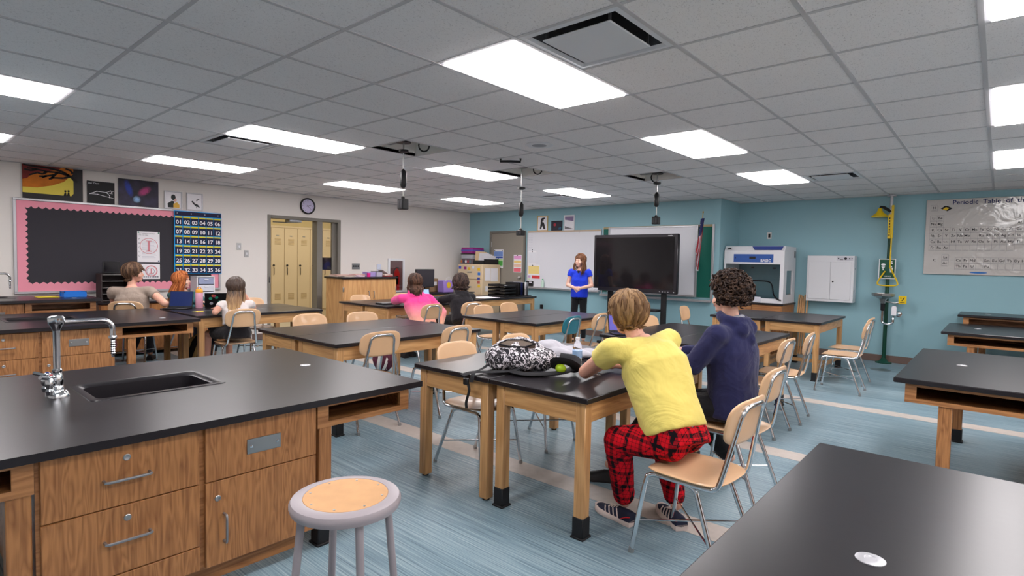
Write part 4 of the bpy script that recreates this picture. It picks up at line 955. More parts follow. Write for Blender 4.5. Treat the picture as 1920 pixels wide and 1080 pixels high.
MB().lathe([(0,0),(.03,0),(.032,.02),(.032,.11),(.012,.14),(.012,.16)],(0,0,0),14).build('body',mk('bottle_mint',S(206,232,216),.2),parent=t); MB().lathe([(.014,.155),(.014,.18),(0,.182)],(0,0,0),12).build('cap',mk('cap_green',S(60,180,120)),parent=t)
m=MB()
for k in range(10): m.box(-7.84,-7.80,YB-.0127,YB-.0121,1.74+.036*k,1.745+.036*k).box(-7.79,-7.73,YB-.0127,YB-.0121,1.74+.036*k,1.745+.036*k)
Bw(m,'written_notes',mk('faint_marker',S(196,192,204)),w1,smooth=False)
dkp=mk('sketch_black',S(40,36,40)); 
pframe(-7.47,YB-.001,2.131,.29,.325,'gold framed black ink sketch of a figure on the whiteboard rail','framed_print',mk('gold_frame',S(206,168,96),.4),'y',[([(-.25,.12),(-.12,.12),(-.02,.35),(.1,.12),(.28,.12),(.2,.4),(.12,.55),(.1,.75),(.22,.8),(.22,.88),(-.05,.86),(-.16,.78),(-.18,.45)],dkp),(circ(.06,.62,.07,.07,10),M_['paper'])])
pframe(-7.09,YB-.001,2.131,.28,.205,'small dark frameless picture with a red bloom, middle of three on the rail','framed_print',mk('dark_canvas_edge',S(40,40,50)),'y',[([(-.45,.06),(.45,.06),(.45,.94),(-.45,.94)],mk('dark_canvas',S(46,46,58))),(circ(-.18,.6,.12,.16),mk('red_bloom',S(170,50,64))),([(.15,.1),(.42,.1),(.42,.35),(.2,.3)],mk('teal_patch',S(40,90,120)))])
pframe(-6.77,YB-.001,2.131,.27,.315,'white framed print in mauve and white, right of three on the rail','framed_print',M_['white_metal'],'y',[([(-.4,.7),(.4,.58),(.4,.9),(-.4,.9)],mk('mauve',S(140,120,156))),([(-.4,.08),(.4,.08),(-.4,.28)],mk('grey_print',S(120,116,120)))])
t=thing('wall_outlet','small dark outlet low on the teal wall left of the teacher','outlet',(-7.45,YB,.45)); Bw(BWbox(-7.49,-7.41,.45,.54,.0005,.008,.002),'plate',M_['black_plastic'],t)
# flag
t=thing('american_flag','small American flag on a slanted gold pole by the green chalkboard','flag',(-3.96,YB-.07,1.38))
Bw(MB().tube([(-3.975,YB-.08,1.42),(-3.875,YB-.16,2.36)],.007,8),'pole',mk('gold_pole',S(206,168,90),.35,) ,t); Bw(MB().lathe([(0,2.35),(.012,2.36),(.012,2.375),(0,2.40)],(-3.873,YB-.162,0),10),'finial',mk('gold_tip',S(196,158,80),.3),t)
Bw(MB().box(-4.0,-3.96,YB-.10,YB-.056,1.36,1.52,.004),'holder',M_['white_metal'],t)
fr_,fb,fw=mk('flag_red',S(178,34,52)),mk('flag_blue',S(40,44,96)),mk('flag_white',S(236,232,236))
def flagpt(u,v):  # u along the pole downwards 0..1, v out 0..1
    px=-3.885-.055*u; z=2.27-.58*u; w=(.015+.13*u)*v
    return (px-.02*v+ (.06*v*(1-.2*u))*(1 if v<.5 else .6)-.05*u*(1-v)+.03*math.sin(v*7), YB-.15+.02*math.sin(v*9+u*2)-.02, z-.30*v*u-.02*v)
fm_=[MB(),MB(),MB()]; NV=13
for i in range(12):
    for j in range(NV):
        u0,u1,v0,v1=i/12,(i+1)/12,j/NV,(j+1)/NV
        k=1 if (u0<.38 and v0<.75) else (0 if j%2==0 else 2)
        fm_[k].quad(flagpt(u0,v0),flagpt(u1,v0),flagpt(u1,v1),flagpt(u0,v1))
for nm,mm,mt in zip(('red_stripes','star_field','white_stripes'),fm_,(fr_,fb,fw)): Bw(mm,nm,mt,t,smooth=False)
m=MB()
for k in range(9):
    q=flagpt(.1+.04*k,.15+.35*(k%3)); m.ell((q[0],q[1]-.006,q[2]),(.004,.001,.004),6,4)
Bw(m,'stars',fw,t)
# big screen on stand
tv=thing('display_screen','large black flat display on a rolling stand beside the teacher','screen',(-4.82,8.75,0))
Bw(MB().box(-5.61,-3.99,8.72,8.80,.97,1.97,.012),'housing',mk('bezel_black',S(34,31,36),.3),tv)
Bw(MB().box(-5.56,-4.05,8.717,8.7205,1.04,1.92),'panel',mk('glass_black',S(28,26,28),.08,),tv,smooth=False)
text('newline',.028,'brand_lettering',M_['paper'],tv,(-4.17,8.7195,1.935),BX,WZ)
Bw(MB().box(-5.60,-5.50,8.712,8.7195,.975,1.01,.002),'white_tag',M_['paper'],tv)
m=MB(); m.lathe([(.009,8.7195),(.009,8.717),(0,8.716)],(-4.04,0,1.0),10,'y'); 
for k in range(4): m.box(-4.3+.05*k,-4.28+.05*k,8.718,8.7195,1.0,1.006)
Bw(m,'buttons',M_['white_metal'],tv)
for x in (-5.30,-4.26):
    Bw(MB().box(x-.045,x+.045,8.80,8.85,.08,1.6,.005),'post',M_['black_plastic'],tv)
    ft=Bw(MB().box(x-.03,x+.03,8.45,9.2,.055,.095,.006),'foot',M_['black_plastic'],tv)
    for y in (8.5,9.15): Bw(MB().lathe([(.03,-.012),(.03,.012)],(x,y,.031),14,'x'),'caster',M_['black_rubber'],ft)
Bw(MB().box(-5.255,-4.305,8.65,8.95,.66,.69,.005),'shelf',M_['black_plastic'],tv); Bw(MB().box(-5.255,-4.305,8.81,8.84,.25,.31,.004),'cross_bar',M_['black_plastic'],tv)
t=thing('marker_box','small white box of markers on the tray under the screen corner','box',(-5.62,YB-.06,.921)); Bw(MB().box(-5.75,-5.56,YB-.088,YB-.06,.9205,1.0,.004),'box',M_['white_metal'],t); Bw(MB().box(-5.70,-5.66,YB-.0895,YB-.088,.94,.98),'print',M_['ink'],t,smooth=False)
t['label']='small white box on the chalk tray below the screen corner'
# beige cabinet with binders
bc=thing('filing_cabinet','beige metal filing cabinet in the corner covered with stickers and sheets','cabinet',(-9.02,9.2,0))
bg=mk('beige_cabinet',S(216,194,160),.45); bgs=mk('beige_cabinet_side',S(204,184,152),.45)
Bw(MB().box(-9.4,-8.62,8.92,9.50,.03,1.38,.006),'body',bg,bc); 
for k in range(4): d=Bw(MB().box(-9.37,-8.65,8.905,8.92,.06+.33*k,.37+.33*k,.004),'drawer',bg,bc); Bw(MB().box(-9.08,-8.94,8.892,8.905,.2+.33*k,.225+.33*k,.003),'pull_handle',M_['steel'],d)
cols=[S(60,80,190),S(150,40,120),S(230,190,50),S(220,226,236),S(236,190,30),S(60,120,200),S(60,70,150),S(180,90,80),S(236,200,60)]
for k,(x,z) in enumerate(((-9.32,1.30),(-9.15,1.29),(-9.03,1.28),(-8.90,1.31),(-8.72,1.27),(-8.71,1.17),(-8.72,1.06),(-8.72,.98),(-8.71,.90))):
    Bw(MB().box(x-.04,x+.04,8.902,8.905,z-.03,z+.03,.0012),'sticker',mk('sticker%d'%k,cols[k]),bc)
Bw(MB().box(-8.62,-8.6175,9.0,9.18,1.02,1.30),'pinned_sheet',M_['paper'],bc,smooth=False); Bw(MB().box(-8.62,-8.6175,9.19,9.42,1.00,1.30),'pinned_sheet',M_['paper'],bc,smooth=False); Bw(MB().box(-8.62,-8.617,9.02,9.10,.78,.9),'pinned_sheet',M_['white_metal'],bc,smooth=False)
for k,(cc,z0,z1,l) in enumerate(((S(96,84,92),1.381,1.50,'picture-covered box at the bottom of the stack on the beige cabinet'),(S(168,170,180),1.501,1.62,'grey translucent bin in the middle of the stack on the beige cabinet'),(S(142,30,120),1.621,1.76,'magenta and purple box topping the stack on the beige cabinet'))):
    t=thing('storage_box',l,'box',(-9.15,9.15,z0)); 
    Bw(MB().box(-9.37,-9.0,8.98,9.35,z0,z1,.01),'bin',mk('box%d'%k,cc,.35,),t)
    if k==2: Bw(MB().box(-9.371,-8.999,8.979,9.351,z0+.05,z0+.09,.002),'lid_band',mk('box_purple',S(84,84,170)),t)
    if k==1: Bw(MB().box(-9.38,-8.99,8.97,9.36,z1-.02,z1-.0005,.004),'lid_rim',M_['black_plastic'],t)
    if k==0:
        for q in range(5): Bw(MB().prism([( -9.35+.07*q+.03*math.cos(a),1.44+.04*math.sin(a)) for a in (0,1,2.2,3.3,4.4,5.4)],'y',8.977,8.9795),'picture',mk('pic%d'%q,[S(200,110,60),S(60,60,80),S(220,220,226),S(170,60,70),S(90,110,120)][q]),t,smooth=False)
t=thing('file_sorter','black desktop sorter full of folders and papers on the beige cabinet','sorter',(-8.8,9.15,1.381))
Bw(MB().box(-8.97,-8.63,8.98,9.45,1.381,1.40,.003).box(-8.97,-8.63,8.98,8.99,1.40,1.47).box(-8.64,-8.63,8.98,9.45,1.40,1.50),'tray',M_['black_plastic'],t,smooth=False)
random.seed(3)
for k in range(9):
    x=-8.95+.034*k; T=Matrix.Translation((x,0,0))@Matrix.Rotation(.14+.02*k,4,'Y'); zz=1.405
    pp=MB(); R_=Matrix.Translation((x,9.0,zz))@Matrix.Rotation(.10+.035*k,4,'Y')
    pp.box(0,.006,0,.30+.02*(k%3),0,.27-.012*k,0.001,T=R_); Bw(pp,'folder' if k<4 else 'paper_sheaf',[mk('folder_cream',S(232,206,166)),M_['paper']][0 if k<3 else 1],t,smooth=False)
# teacher's table things
t=thing('letter_tray','black stacked letter trays on the teacher desk','tray',(-7.5,8.4,.7605))
for k in range(4):
    Bw(MB().box(-7.72,-7.28,8.16,8.50,.762+.065*k,.768+.065*k,.002).box(-7.72,-7.71,8.16,8.50,.768+.065*k,.81+.065*k).box(-7.29,-7.28,8.16,8.50,.768+.065*k,.79+.065*k).box(-7.71,-7.29,8.16,8.17,.768+.065*k,.80+.065*k).box(-7.71,-7.29,8.49,8.50,.768+.065*k,.80+.065*k),'tray_tier',M_['black_plastic'],t,smooth=False)
    if k in (0,1,3): Bw(MB().box(-7.68,-7.32,8.19,8.47,.7685+.065*k,.779+.065*k),'paper_stack',M_['paper'],t,smooth=False)
t=thing('file_rack','black upright file rack with white and navy folders on the teacher desk','rack',(-7.45,8.72,.7605))
Bw(MB().box(-7.65,-7.22,8.55,8.93,.7605,.775,.003),'base',M_['black_plastic'],t,smooth=False)
for k in range(6): Bw(MB().box(-7.62,-7.27,8.57+.06*k,8.582+.06*k,.776,1.04,.002,T=None),'divider',[M_['black_plastic'],M_['black_plastic'],M_['navy'],M_['black_plastic'],M_['paper'],M_['grey_metal']][k],t)
t=thing('paper_sheet','white sheet lying on the teacher desk behind the black hoodie','paper',(-7.4,7.65,.7605)); Bw(MB().box(-7.6,-7.2,7.5,7.95,.7605,.7625),'sheet',M_['paper'],t,smooth=False)
t=thing('tape_dispenser','small black desk stand on the teacher desk edge','stand',(-7.45,7.35,.7605)); MB().lathe([(.07,0),(.07,.012),(.02,.02),(.018,.09),(.10,.10),(.12,.115),(0,.115)],(0,0,0),20).build('stand',M_['black_plastic'],parent=t)
# counter against the wall with a monitor
t0=lab_table(-9.62,-8.9,6.95,8.7,'black-topped wooden table along the white wall holding the monitor and purple bag',group=None)
t=thing('computer_monitor','thin black computer monitor behind the girl in pink','monitor',(-9.2,7.75,.7605))
Bw(MB().box(-9.27,-9.07,7.6,7.9,.7605,.77,.003),'base',M_['black_plastic'],t); Bw(MB().box(-9.21,-9.18,7.73,7.77,.77,.95,.003),'stem',M_['black_plastic'],t); Bw(MB().box(-9.18,-9.14,7.48,7.98,.88,1.26,.006),'housing',M_['black_plastic'],t); Bw(MB().box(-9.141,-9.138,7.495,7.965,.895,1.245),'screen',mk('monitor_dark',S(52,48,54),.2),t,smooth=False)
t=thing('gift_bag','purple bag with a yellow emblem beside the black hoodie','bag',(-9.1,8.25,.7605)); Bw(MB().box(-9.2,-9.0,8.12,8.42,.7605,1.02,.012),'bag_body',mk('bag_purple',S(150,122,196),.5),t); Bw(MB().prism([(8.27+.06*math.cos(a),.92+.07*math.sin(a)) for a in [i*PI/5 for i in range(10)]],'x',-9.0,-8.997),'emblem',mk('bag_yellow',S(214,178,40)),t,smooth=False)
Bw(MB().tube(arc((-9.0,8.27,1.0),.09,0,PI,8,'yz'),.005,6),'handle',M_['paper'],t)
t=thing('cardboard_box','small brown box behind the purple bag','box',(-9.42,8.2,.7605)); Bw(MB().box(-9.52,-9.32,8.0,8.25,.7605,1.05,.006),'carton',mk('carton',S(150,120,90)),t); Bw(MB().box(-9.33,-9.31,8.05,8.2,.9,.98,.002),'label_sticker',M_['paper'],t)
# cupboard by the door
cb=thing('wooden_cupboard','birch two-door cupboard with a black top near the doorway','cupboard',(-8.97,6.05,0))
Bw(MB().box(-9.27,-8.66,5.45,6.66,1.09,1.12,.004),'counter_top',M_['epoxy'],cb); Bw(MB().box(-9.25,-8.705,5.48,6.63,.02,1.09,.003),'carcass',M_['pale_wood'],cb)
for (a,b,hy) in ((5.485,6.052,6.0),(6.058,6.625,6.11)):
    d=Bw(MB().box(-8.705,-8.685,a,b,.05,1.08,.003),'cabinet_door',M_['pale_wood'],cb)
    Bw(MB().tube([(-8.685,hy,.86),(-8.66,hy,.86),(-8.655,hy,.85),(-8.655,hy,.74),(-8.66,hy,.73),(-8.685,hy,.73)],.006,8),'pull_handle',M_['grey_metal'],d)
    hh=5.487 if a<6 else 6.62
    Bw(MB().box(-8.70,-8.678,hh-.012,hh+.012,.86,.94,.003),'hinge',M_['steel'],d)
stf=[('paper_stack','loose stack of papers at the left end of the cupboard top',-8.95,5.62,.30,.34,.035,S(206,196,186)),('magazine_stack','pink-white magazines fanned on the cupboard top',-8.92,5.91,.24,.20,.05,S(226,206,222)),('pencil_cup','magenta pencil cup on the cupboard top',-8.76,6.055,.06,.06,.07,S(214,30,130)),('supply_bin','lilac plastic supply bin on the cupboard top',-8.93,6.18,.2,.16,.09,S(168,150,206)),('card_box','greyish box of cards with a black lid on the cupboard top',-8.9,6.33,.2,.12,.10,S(176,170,190)),('open_book','white booklet tilted on red books at the right end of the cupboard',-8.9,6.52,.22,.20,.05,S(236,228,222))]
for nm,lb,x,y,w,d,h,cc in stf:
    t=thing(nm,lb,nm.split('_')[-1],(x,y,1.1205))
    if nm=='pencil_cup': MB().lathe([(0,0),(.03,0),(.034,h),(.030,h),(.027,.005),(0,.005)],(0,0,0),16).build('cup',mk(nm,cc),parent=t)
    elif nm in('supply_bin','card_box'):
        MB().box(-w/2,w/2,-d/2,d/2,0,h-.012,.006).build('bin',mk(nm,cc,.4),parent=t); MB().box(-w/2-.004,w/2+.004,-d/2-.004,d/2+.004,h-.0118,h,.003).build('lid',M_['black_plastic'] if nm=='card_box' else mk('lid_lilac',S(196,180,220)),parent=t)
    else:
        for k in range(4):
            R_=Matrix.Rotation(.12*(k%3-1),4,'Z'); cc2=cc if k%2==0 else S(190,150,140)
            if nm=='open_book' and k<2: cc2=S(150,40,40)
            MB().box(-w/2,w/2,-d/2,d/2,h*k/4+.0002,h*(k+1)/4-.0002,.001,T=R_).build('sheaf',mk(nm+str(k),cc2),parent=t,smooth=False)
        if nm=='open_book': MB().box(-.09,.09,-.09,.09,0,.006,.001,T=Matrix.Translation((0,-.04,.085))@Matrix.Rotation(-.5,4,'X')).build('booklet',M_['paper'],parent=t,smooth=False)
# ================================================================== recess wall
cn=thing('hood_counter','oak base cabinet with a black top under the fume hood','cabinet',(-3.12,10.1,0))
Bw(MB().box(-3.61,-2.62,9.72,10.465,.83,.86,.004),'counter_top',M_['epoxy'],cn); Bw(MB().box(-3.60,-2.64,9.76,10.46,.08,.83,.002).box(-3.57,-2.67,9.84,10.44,0,.08),'carcass',M_['oak_v'],cn)
for a,b in ((-3.59,-3.125),(-3.115,-2.65)):
    Bw(MB().box(a,b,9.742,9.76,.68,.82,.002),'drawer',M_['oak_h'],cn); d=Bw(MB().box(a,b,9.742,9.76,.10,.67,.002),'cabinet_door',M_['oak_v'],cn)
fh=thing('fume_hood','white ductless fume hood with blue panels and clear sash on the oak counter','fume hood',(-3.1,10.1,.86))
wm=mk('hood_white',S(224,224,228),.35); x0,x1,y0,y1=-3.60,-2.63,9.73,10.40
Bw(MB().prism([(y0+.06,1.80),(y1,1.80),(y1,1.50),(y0,1.50),(y0,1.72)],'x',x0,x1),'upper_housing',wm,fh,smooth=False)
m=MB(); m.box(x0,x0+.03,y0,y1,.861,1.50).box(x1-.06,x1,y0,y0+.05,.861,1.50).box(x1-.03,x1,y0+.05,y0+.16,.861,1.50).box(x1-.03,x1,y1-.16,y1,.861,1.50).box(x1-.03,x1,y0+.16,y1-.16,.861,1.0).box(x1-.03,x1,y0+.16,y1-.16,1.40,1.50).box(x0+.03,x1-.06,y0,y0+.02,.861,.935).box(x0+.03,x1-.03,y0+.05,y1,.861,.875)
Bw(m,'lower_frame',wm,fh,smooth=False)
Bw(MB().box(x0+.03,x1-.06,y0+.004,y0+.012,.95,1.495),'sash',mat('sash_acrylic',S(225,235,238),.03,trans=1,ior=1.2),fh,smooth=False)
Bw(MB().box(x0+.03,x1-.03,y1-.012,y1-.006,.875,1.50),'rear_window',M_['glass'],fh,smooth=False)
Bw(MB().box(x1-.018,x1-.012,y0+.16,y1-.16,1.0,1.40),'side_window',M_['glass'],fh,smooth=False)
Bw(MB().box(x0+.16,x0+.80,y0-.003,y0,1.53,1.665),'blue_panel',mk('hood_blue',S(44,88,164),.4),fh,smooth=False)
Bw(MB().prism([(x0+.46,1.795),(x1-.02,1.795),(x1-.05,1.735),(x0+.50,1.735)],'y',y0+.0,y0+.004),'control_strip',mk('hood_navy',S(28,56,130),.3),fh,smooth=False).location.y+=.0
fh.children[-1].rotation_euler=(0,0,0)
Bw(MB().box(x0+.42,x0+.52,y0-.006,y0-.003,1.585,1.625),'display_window',M_['black_plastic'],fh,smooth=False)
for x in (x0+.19,x0+.76): Bw(MB().lathe([(.008,y0-.003),(.008,y0-.009),(0,y0-.01)],(x,0,1.60),10,'y'),'knob',M_['ink'],fh)
text('BASIC',.062,'lettering',M_['paper'],fh,(x0+.60,y0-.0045,1.538),BX,WZ,bold=.0015)
Bw(MB().prism([(x0+.04,1.745),(x0+.075,1.775),(x0+.09,1.775),(x0+.12,1.745),(x0+.10,1.745),(x0+.083,1.762),(x0+.065,1.745)],'y',y0-.001,y0+.03),'emblem',M_['ink'],fh,smooth=False)
for x in (x0+.48,x0+.82): Bw(MB().box(x-.025,x+.025,y0-.014,y0+.003,1.425,1.45,.006),'sash_clip',M_['black_plastic'],fh)
Bw(MB().tube(smoothpath([(x0+.2,y0+.10,1.22),(x0+.62,y0+.10,1.22),(x0+.76,y0+.08,1.18),(x0+.82,y0+.03,1.0),(x0+.90,y0-.02,.93),(x0+.95,y0-.02,.92)],5),.011,8),'hose',M_['black_rubber'],fh)
Bw(MB().box(x0+.50,x0+.63,y0-.008,y0-.0005,.875,.955,.003),'door_tab',cp,fh)
Bw(MB().box(x1,x1+.012,y1-.12,y1-.05,1.62,1.73,.004),'side_vent',M_['grey_metal'],fh)
t=thing('wall_outlet','steel framed outlet high on the teal wall above the fume hood','outlet',(-3.10,YR,1.95)); Bw(MB().box(-3.135,-3.06,YR-.008,YR-.0005,1.95,2.07,.002),'plate',M_['steel'],t); Bw(MB().box(-3.115,-3.08,YR-.011,YR-.008,1.975,2.045),'face',M_['ink'],t,smooth=False)
for k,(xb,xt,yb) in enumerate(((-2.58,-2.56,10.30),(-2.545,-2.53,10.28),(-2.51,-2.505,10.31),(-2.475,-2.47,10.29),(-2.44,-2.425,10.30),(-2.40,-2.50,10.24))):
    t=thing('wooden_stick',['leftmost','second from left','third from left','fourth from left','second from right','rightmost, slanting'][k]+' pale wooden stick of the bundle between fume hood and wall cabinet','stick',(xb,yb,0),group='wooden sticks leaning on the teal wall')
    z1=1.0-.012*(k%3); A=Vector((xb,yb,.0)); B_=Vector((xt,YR-(.06 if k==5 else .03),z1)); u=(B_-A).normalized(); s_=Vector((.011,0,0)); n_=Vector((0,.008,0))
    m=MB(); m.loft([[A+s_+n_,A-s_+n_,A-s_-n_,A+s_-n_],[B_+s_+n_,B_-s_+n_,B_-s_-n_,B_+s_-n_]]); Bw(m,'shaft',[M_['pale_wood'],M_['maple_z']][k%2],t,smooth=False)
wc=thing('wall_cabinet','white metal two-door wall cabinet with a small control panel','cabinet',(-2.08,YR,.90))
x0,x1,z0,z1=-2.42,-1.74,.91,1.66; y=10.27
Bw(MB().box(x0,x1,y,YR-.001,z0,z1,.004),'body',M_['white_metal'],wc)
for a,b in ((x0+.03,-2.072),(-2.068,x1-.04)): Bw(MB().box(a,b,y-.012,y,z0+.04,z1-.10,.003),'door',M_['white_metal'],wc)
Bw(MB().box(-1.99,x1-.02,y-.002,y,z1-.075,z1-.01),'control_plate',mk('plate_grey',S(206,206,214)),wc,smooth=False)
for x,r in ((-1.965,.010),(-1.865,.02),(-1.81,.009),(-1.775,.007)): Bw(MB().lathe([(r,y-.002),(r,y-.01),(0,y-.012)],(x,0,z1-.045),14,'y'),'knob',M_['ink'],wc)
Bw(MB().box(-1.945,-1.90,y-.003,y-.002,z1-.066,z1-.058),'print',M_['ink'],wc,smooth=False); Bw(MB().lathe([(.012,y-.012),(.012,y-.02),(0,y-.022)],(-2.03,0,1.24),12,'y'),'lock',M_['ink'],wc)
for z in (1.1,1.45): Bw(MB().box(x1-.002,x1+.003,y+.05,y+.07,z-.02,z+.02),'hinge',M_['grey_metal'],wc,smooth=False)
# safety shower and eyewash
sx,sy=-1.30,10.36
ss=thing('safety_shower','emergency safety shower and eyewash on a dark green pole with yellow handle','safety shower',(sx,sy,0))
gp_=M_['green_pole']; Y_=M_['yellow']
Bw(MB().tube([(sx,sy,.01),(sx,sy,2.30)],.027,14),'pole',gp_,ss); Bw(MB().tube([(sx,sy,2.30),(sx,sy,ZC-.006)],.022,12).lathe([(.06,ZC-.03),(.06,ZC-.006),(0,ZC-.006)],(sx,sy,0),20),'upper_pipe',M_['alu'],ss)
Bw(MB().lathe([(.11,0),(.11,.012),(.06,.03),(.03,.08)],(sx,sy,0),20).box(sx-.1,sx+.1,sy-.03,sy+.03,.0,.02),'base_flange',gp_,ss)
Bw(MB().tube([(sx,sy,2.34),(sx-.02,sy-.01,2.36),(sx-.09,sy-.03,2.41),(sx-.13,sy-.04,2.42),(sx-.14,sy-.04,2.38)],.022,10),'shower_arm',M_['black_rubber'],ss)
Bw(MB().lathe([(.025,2.40),(.035,2.36),(.05,2.33),(.10,2.29),(.115,2.275),(.115,2.262),(0,2.268)],(sx-.14,sy-.04,0),28),'shower_head',Y_,ss)
Bw(MB().box(sx+.012,sx+.045,sy-.06,sy-.045,1.93,2.44,.004).box(sx-.028,sx+.012,sy-.06,sy-.046,1.93,2.30,.003),'pull_rod_guard',Y_,ss)
m=MB()
for k in range(7): m.box(sx-.012,sx+.002,sy-.0615,sy-.06,1.97+.043*k,1.995+.043*k)
Bw(m,'printed_marks',M_['ink'],ss,smooth=False)
hp=[(sx+.028,sy-.05,2.0),(sx+.028,sy-.06,1.52),(sx+.04,sy-.065,1.47),(sx+.13,sy-.07,1.27),(sx+.12,sy-.07,1.215),(sx+.0,sy-.07,1.205),(sx-.10,sy-.07,1.215),(sx-.12,sy-.07,1.26),(sx-.03,sy-.07,1.43)]
Bw(MB().tube(smoothpath(hp,5),.0105,8),'pull_handle',Y_,ss)
sg=Bw(MB().box(-1.42,-1.20,sy-.045,sy-.038,1.31,1.62,.003),'sign_plate',M_['paper'],ss); Bw(MB().box(-1.408,-1.212,sy-.047,sy-.045,1.322,1.608),'sign_field',M_['sign_green'],sg,smooth=False)
m=MB(); yy=sy-.0475
def P2(pts): m.prism(pts,'y',yy-.001,yy)
P2([(-1.36+.03*math.cos(a),1.53+.018*math.sin(a)) for a in [i*PI/6 for i in range(12)]]); P2([(-1.385,1.50),(-1.335,1.50),(-1.35,1.47),(-1.372,1.47)]); P2([(-1.37,1.468),(-1.352,1.468),(-1.355,1.44),(-1.367,1.44)])
P2([(-1.255+.012*math.cos(a),1.575+.012*math.sin(a)) for a in [i*PI/4 for i in range(8)]]); P2([(-1.275,1.56),(-1.235,1.56),(-1.24,1.54),(-1.27,1.54)])
P2([(-1.255+.011*math.cos(a),1.50+.011*math.sin(a)) for a in [i*PI/4 for i in range(8)]]); P2([(-1.28,1.485),(-1.23,1.485),(-1.24,1.41),(-1.27,1.41)])
Bw(m,'pictograms',M_['paper'],sg,smooth=False); text('HAWS',.03,'lettering',M_['paper'],sg,(-1.345,yy-.0005,1.34),BX,WZ)
bz=sy-.10
Bw(MB().lathe([(.03,.93),(.05,1.0),(.09,1.02),(.15,1.05),(.155,1.09),(.145,1.09),(.13,1.045),(.06,1.03),(0,1.03)],(sx-.03,bz-.03,0),8),'eyewash_bowl',M_['steel'],ss,ang=.3)
Bw(MB().lathe([(.02,.82),(.028,.83),(.03,.95),(.045,1.0)],(sx-.03,bz-.03,0),16),'bowl_neck',M_['black_rubber'],ss)
Bw(MB().tube(smoothpath([(sx-.03,bz-.03,.82),(sx-.03,bz-.03,.68),(sx-.02,bz-.03,.64),(sx+.03,bz-.03,.62),(sx+.09,bz-.03,.63),(sx+.11,bz-.03,.66),(sx+.11,bz-.02,.72),(sx+.12,bz+.04,.76),(sx+.15,sy+.09,.77)],4),.017,10),'drain_trap',M_['chrome'],ss)
Bw(MB().lathe([(.045,YR-.012),(.045,YR-.001),(.02,YR-.02)],(sx+.15,0,.77),16,'y'),'wall_flange',M_['chrome'],ss)
Bw(MB().tube([(sx,bz,.96),(sx+.06,bz-.01,.955),(sx+.12,bz-.01,.945),(sx+.17,bz-.01,.96)],.012,8),'valve_arm',M_['steel'],ss)
fl_=Bw(MB().box(sx+.165,sx+.265,bz-.02,bz-.014,.94,1.06,.004,),'push_flag',Y_,ss); Bw(MB().prism([(sx+.20,.985),(sx+.215,.985),(sx+.245,1.035),(sx+.235,1.04)],'y',bz-.022,bz-.0205).prism([(sx+.18,1.03),(sx+.20,1.035),(sx+.20,1.01)],'y',bz-.022,bz-.0205).box(sx+.185,sx+.245,bz-.022,bz-.0205,.955,.962),'flag_print',M_['ink'],fl_,smooth=False)
Bw(MB().prism([(sx+.085,.76),(sx+.15,.76),(sx+.15,.88),(sx+.14,.90),(sx+.118,.905),(sx+.096,.90),(sx+.085,.88)],'y',bz-.04,bz-.037),'inspection_tag',M_['paper'],ss,smooth=False)
# periodic table
pt=thing('periodic_table_poster','glossy grey-white Periodic Table of the Elements wall chart on the teal wall','poster',(0,YR,1.4))
pm,nt,b=newmat('laminated_chart'); b.inputs['Base Color'].default_value=S(196,192,188); b.inputs['Roughness'].default_value=.22; b.inputs['Coat Weight'].default_value=.5; b.inputs['Coat Roughness'].default_value=.08
tc=nt.nodes.new('ShaderNodeTexCoord'); n_=nt.nodes.new('ShaderNodeTexNoise'); n_.inputs['Scale'].default_value=3.2; n_.inputs['Detail'].default_value=2.5; n_.inputs['Distortion'].default_value=1.4; bp=nt.nodes.new('ShaderNodeBump'); bp.inputs['Strength'].default_value=.6; bp.inputs['Distance'].default_value=.02
nt.links.new(tc.outputs['Object'],n_.inputs[0]); nt.links.new(n_.outputs['Fac'],bp.inputs['Height']); nt.links.new(bp.outputs[0],b.inputs['Normal']); nt.links.new(bp.outputs[0],b.inputs['Coat Normal'])
yc=YR-.032
Bw(MB().box(-.87,1.0,yc,YR-.001,1.40,2.505,.004),'panel',pm,pt)
rows={0:{0:'H',17:'He'},1:{0:'Li',1:'Be',12:'B',13:'C',14:'N',15:'O',16:'F',17:'Ne'},2:{0:'Na',1:'Mg',12:'Al',13:'Si',14:'P',15:'S',16:'Cl',17:'Ar'},
3:dict(enumerate('K Ca Sc Ti V Cr Mn Fe Co Ni Cu Zn Ga Ge As Se Br Kr'.split())),4:dict(enumerate('Rb Sr Y Zr Nb Mo . Ru Rh Pd Ag Cd In Sn Sb Te I Xe'.split())),5:dict(enumerate('Cs Ba La-Lu Hf Ta W Re Os Ir Pt Au Hg Tl Pb Bi Po At Rn'.split())),6:dict(enumerate('Fr Ra Ac . . . . . . . . .'.split()))}
zc={0:2.38,1:2.228,2:2.14,3:2.052,4:1.965,5:1.878,6:1.79}
gl=MB(); tx=MB(); 
def cell(x,z,w=.0795,h=.087):
    for r in ((x-w/2,x+w/2,z-h/2-.0012,z-h/2+.0012),(x-w/2,x+w/2,z+h/2-.0012,z+h/2+.0012),(x-w/2-.0012,x-w/2+.0012,z-h/2,z+h/2),(x+w/2-.0012,x+w/2+.0012,z-h/2,z+h/2)): gl.box(r[0],r[1],yc-.001,yc,r[2],r[3])
    gl.box(x-w/2+.008,x+w/2-.012,yc-.001,yc,z-h/2+.010,z-h/2+.013)
def sym(s_,x,z,size=.05,al='CENTER'):
    o=text(s_,size,'tmp',M_['ink'],None,(x,yc-.001,z-size*.33),BX,WZ,al,bold=.0006); me=o.data
    tx.add([tuple(v.co) for v in me.vertices],[tuple(p_.vertices) for p_ in me.polygons]); bpy.data.objects.remove(o)
for r,dct in rows.items():
    for c_,s_ in dct.items():
        x=-.776+.0795*c_; cell(x,zc[r])
        if s_!='.': sym(s_,x,zc[r]+.004,.05 if len(s_)<3 else .026)
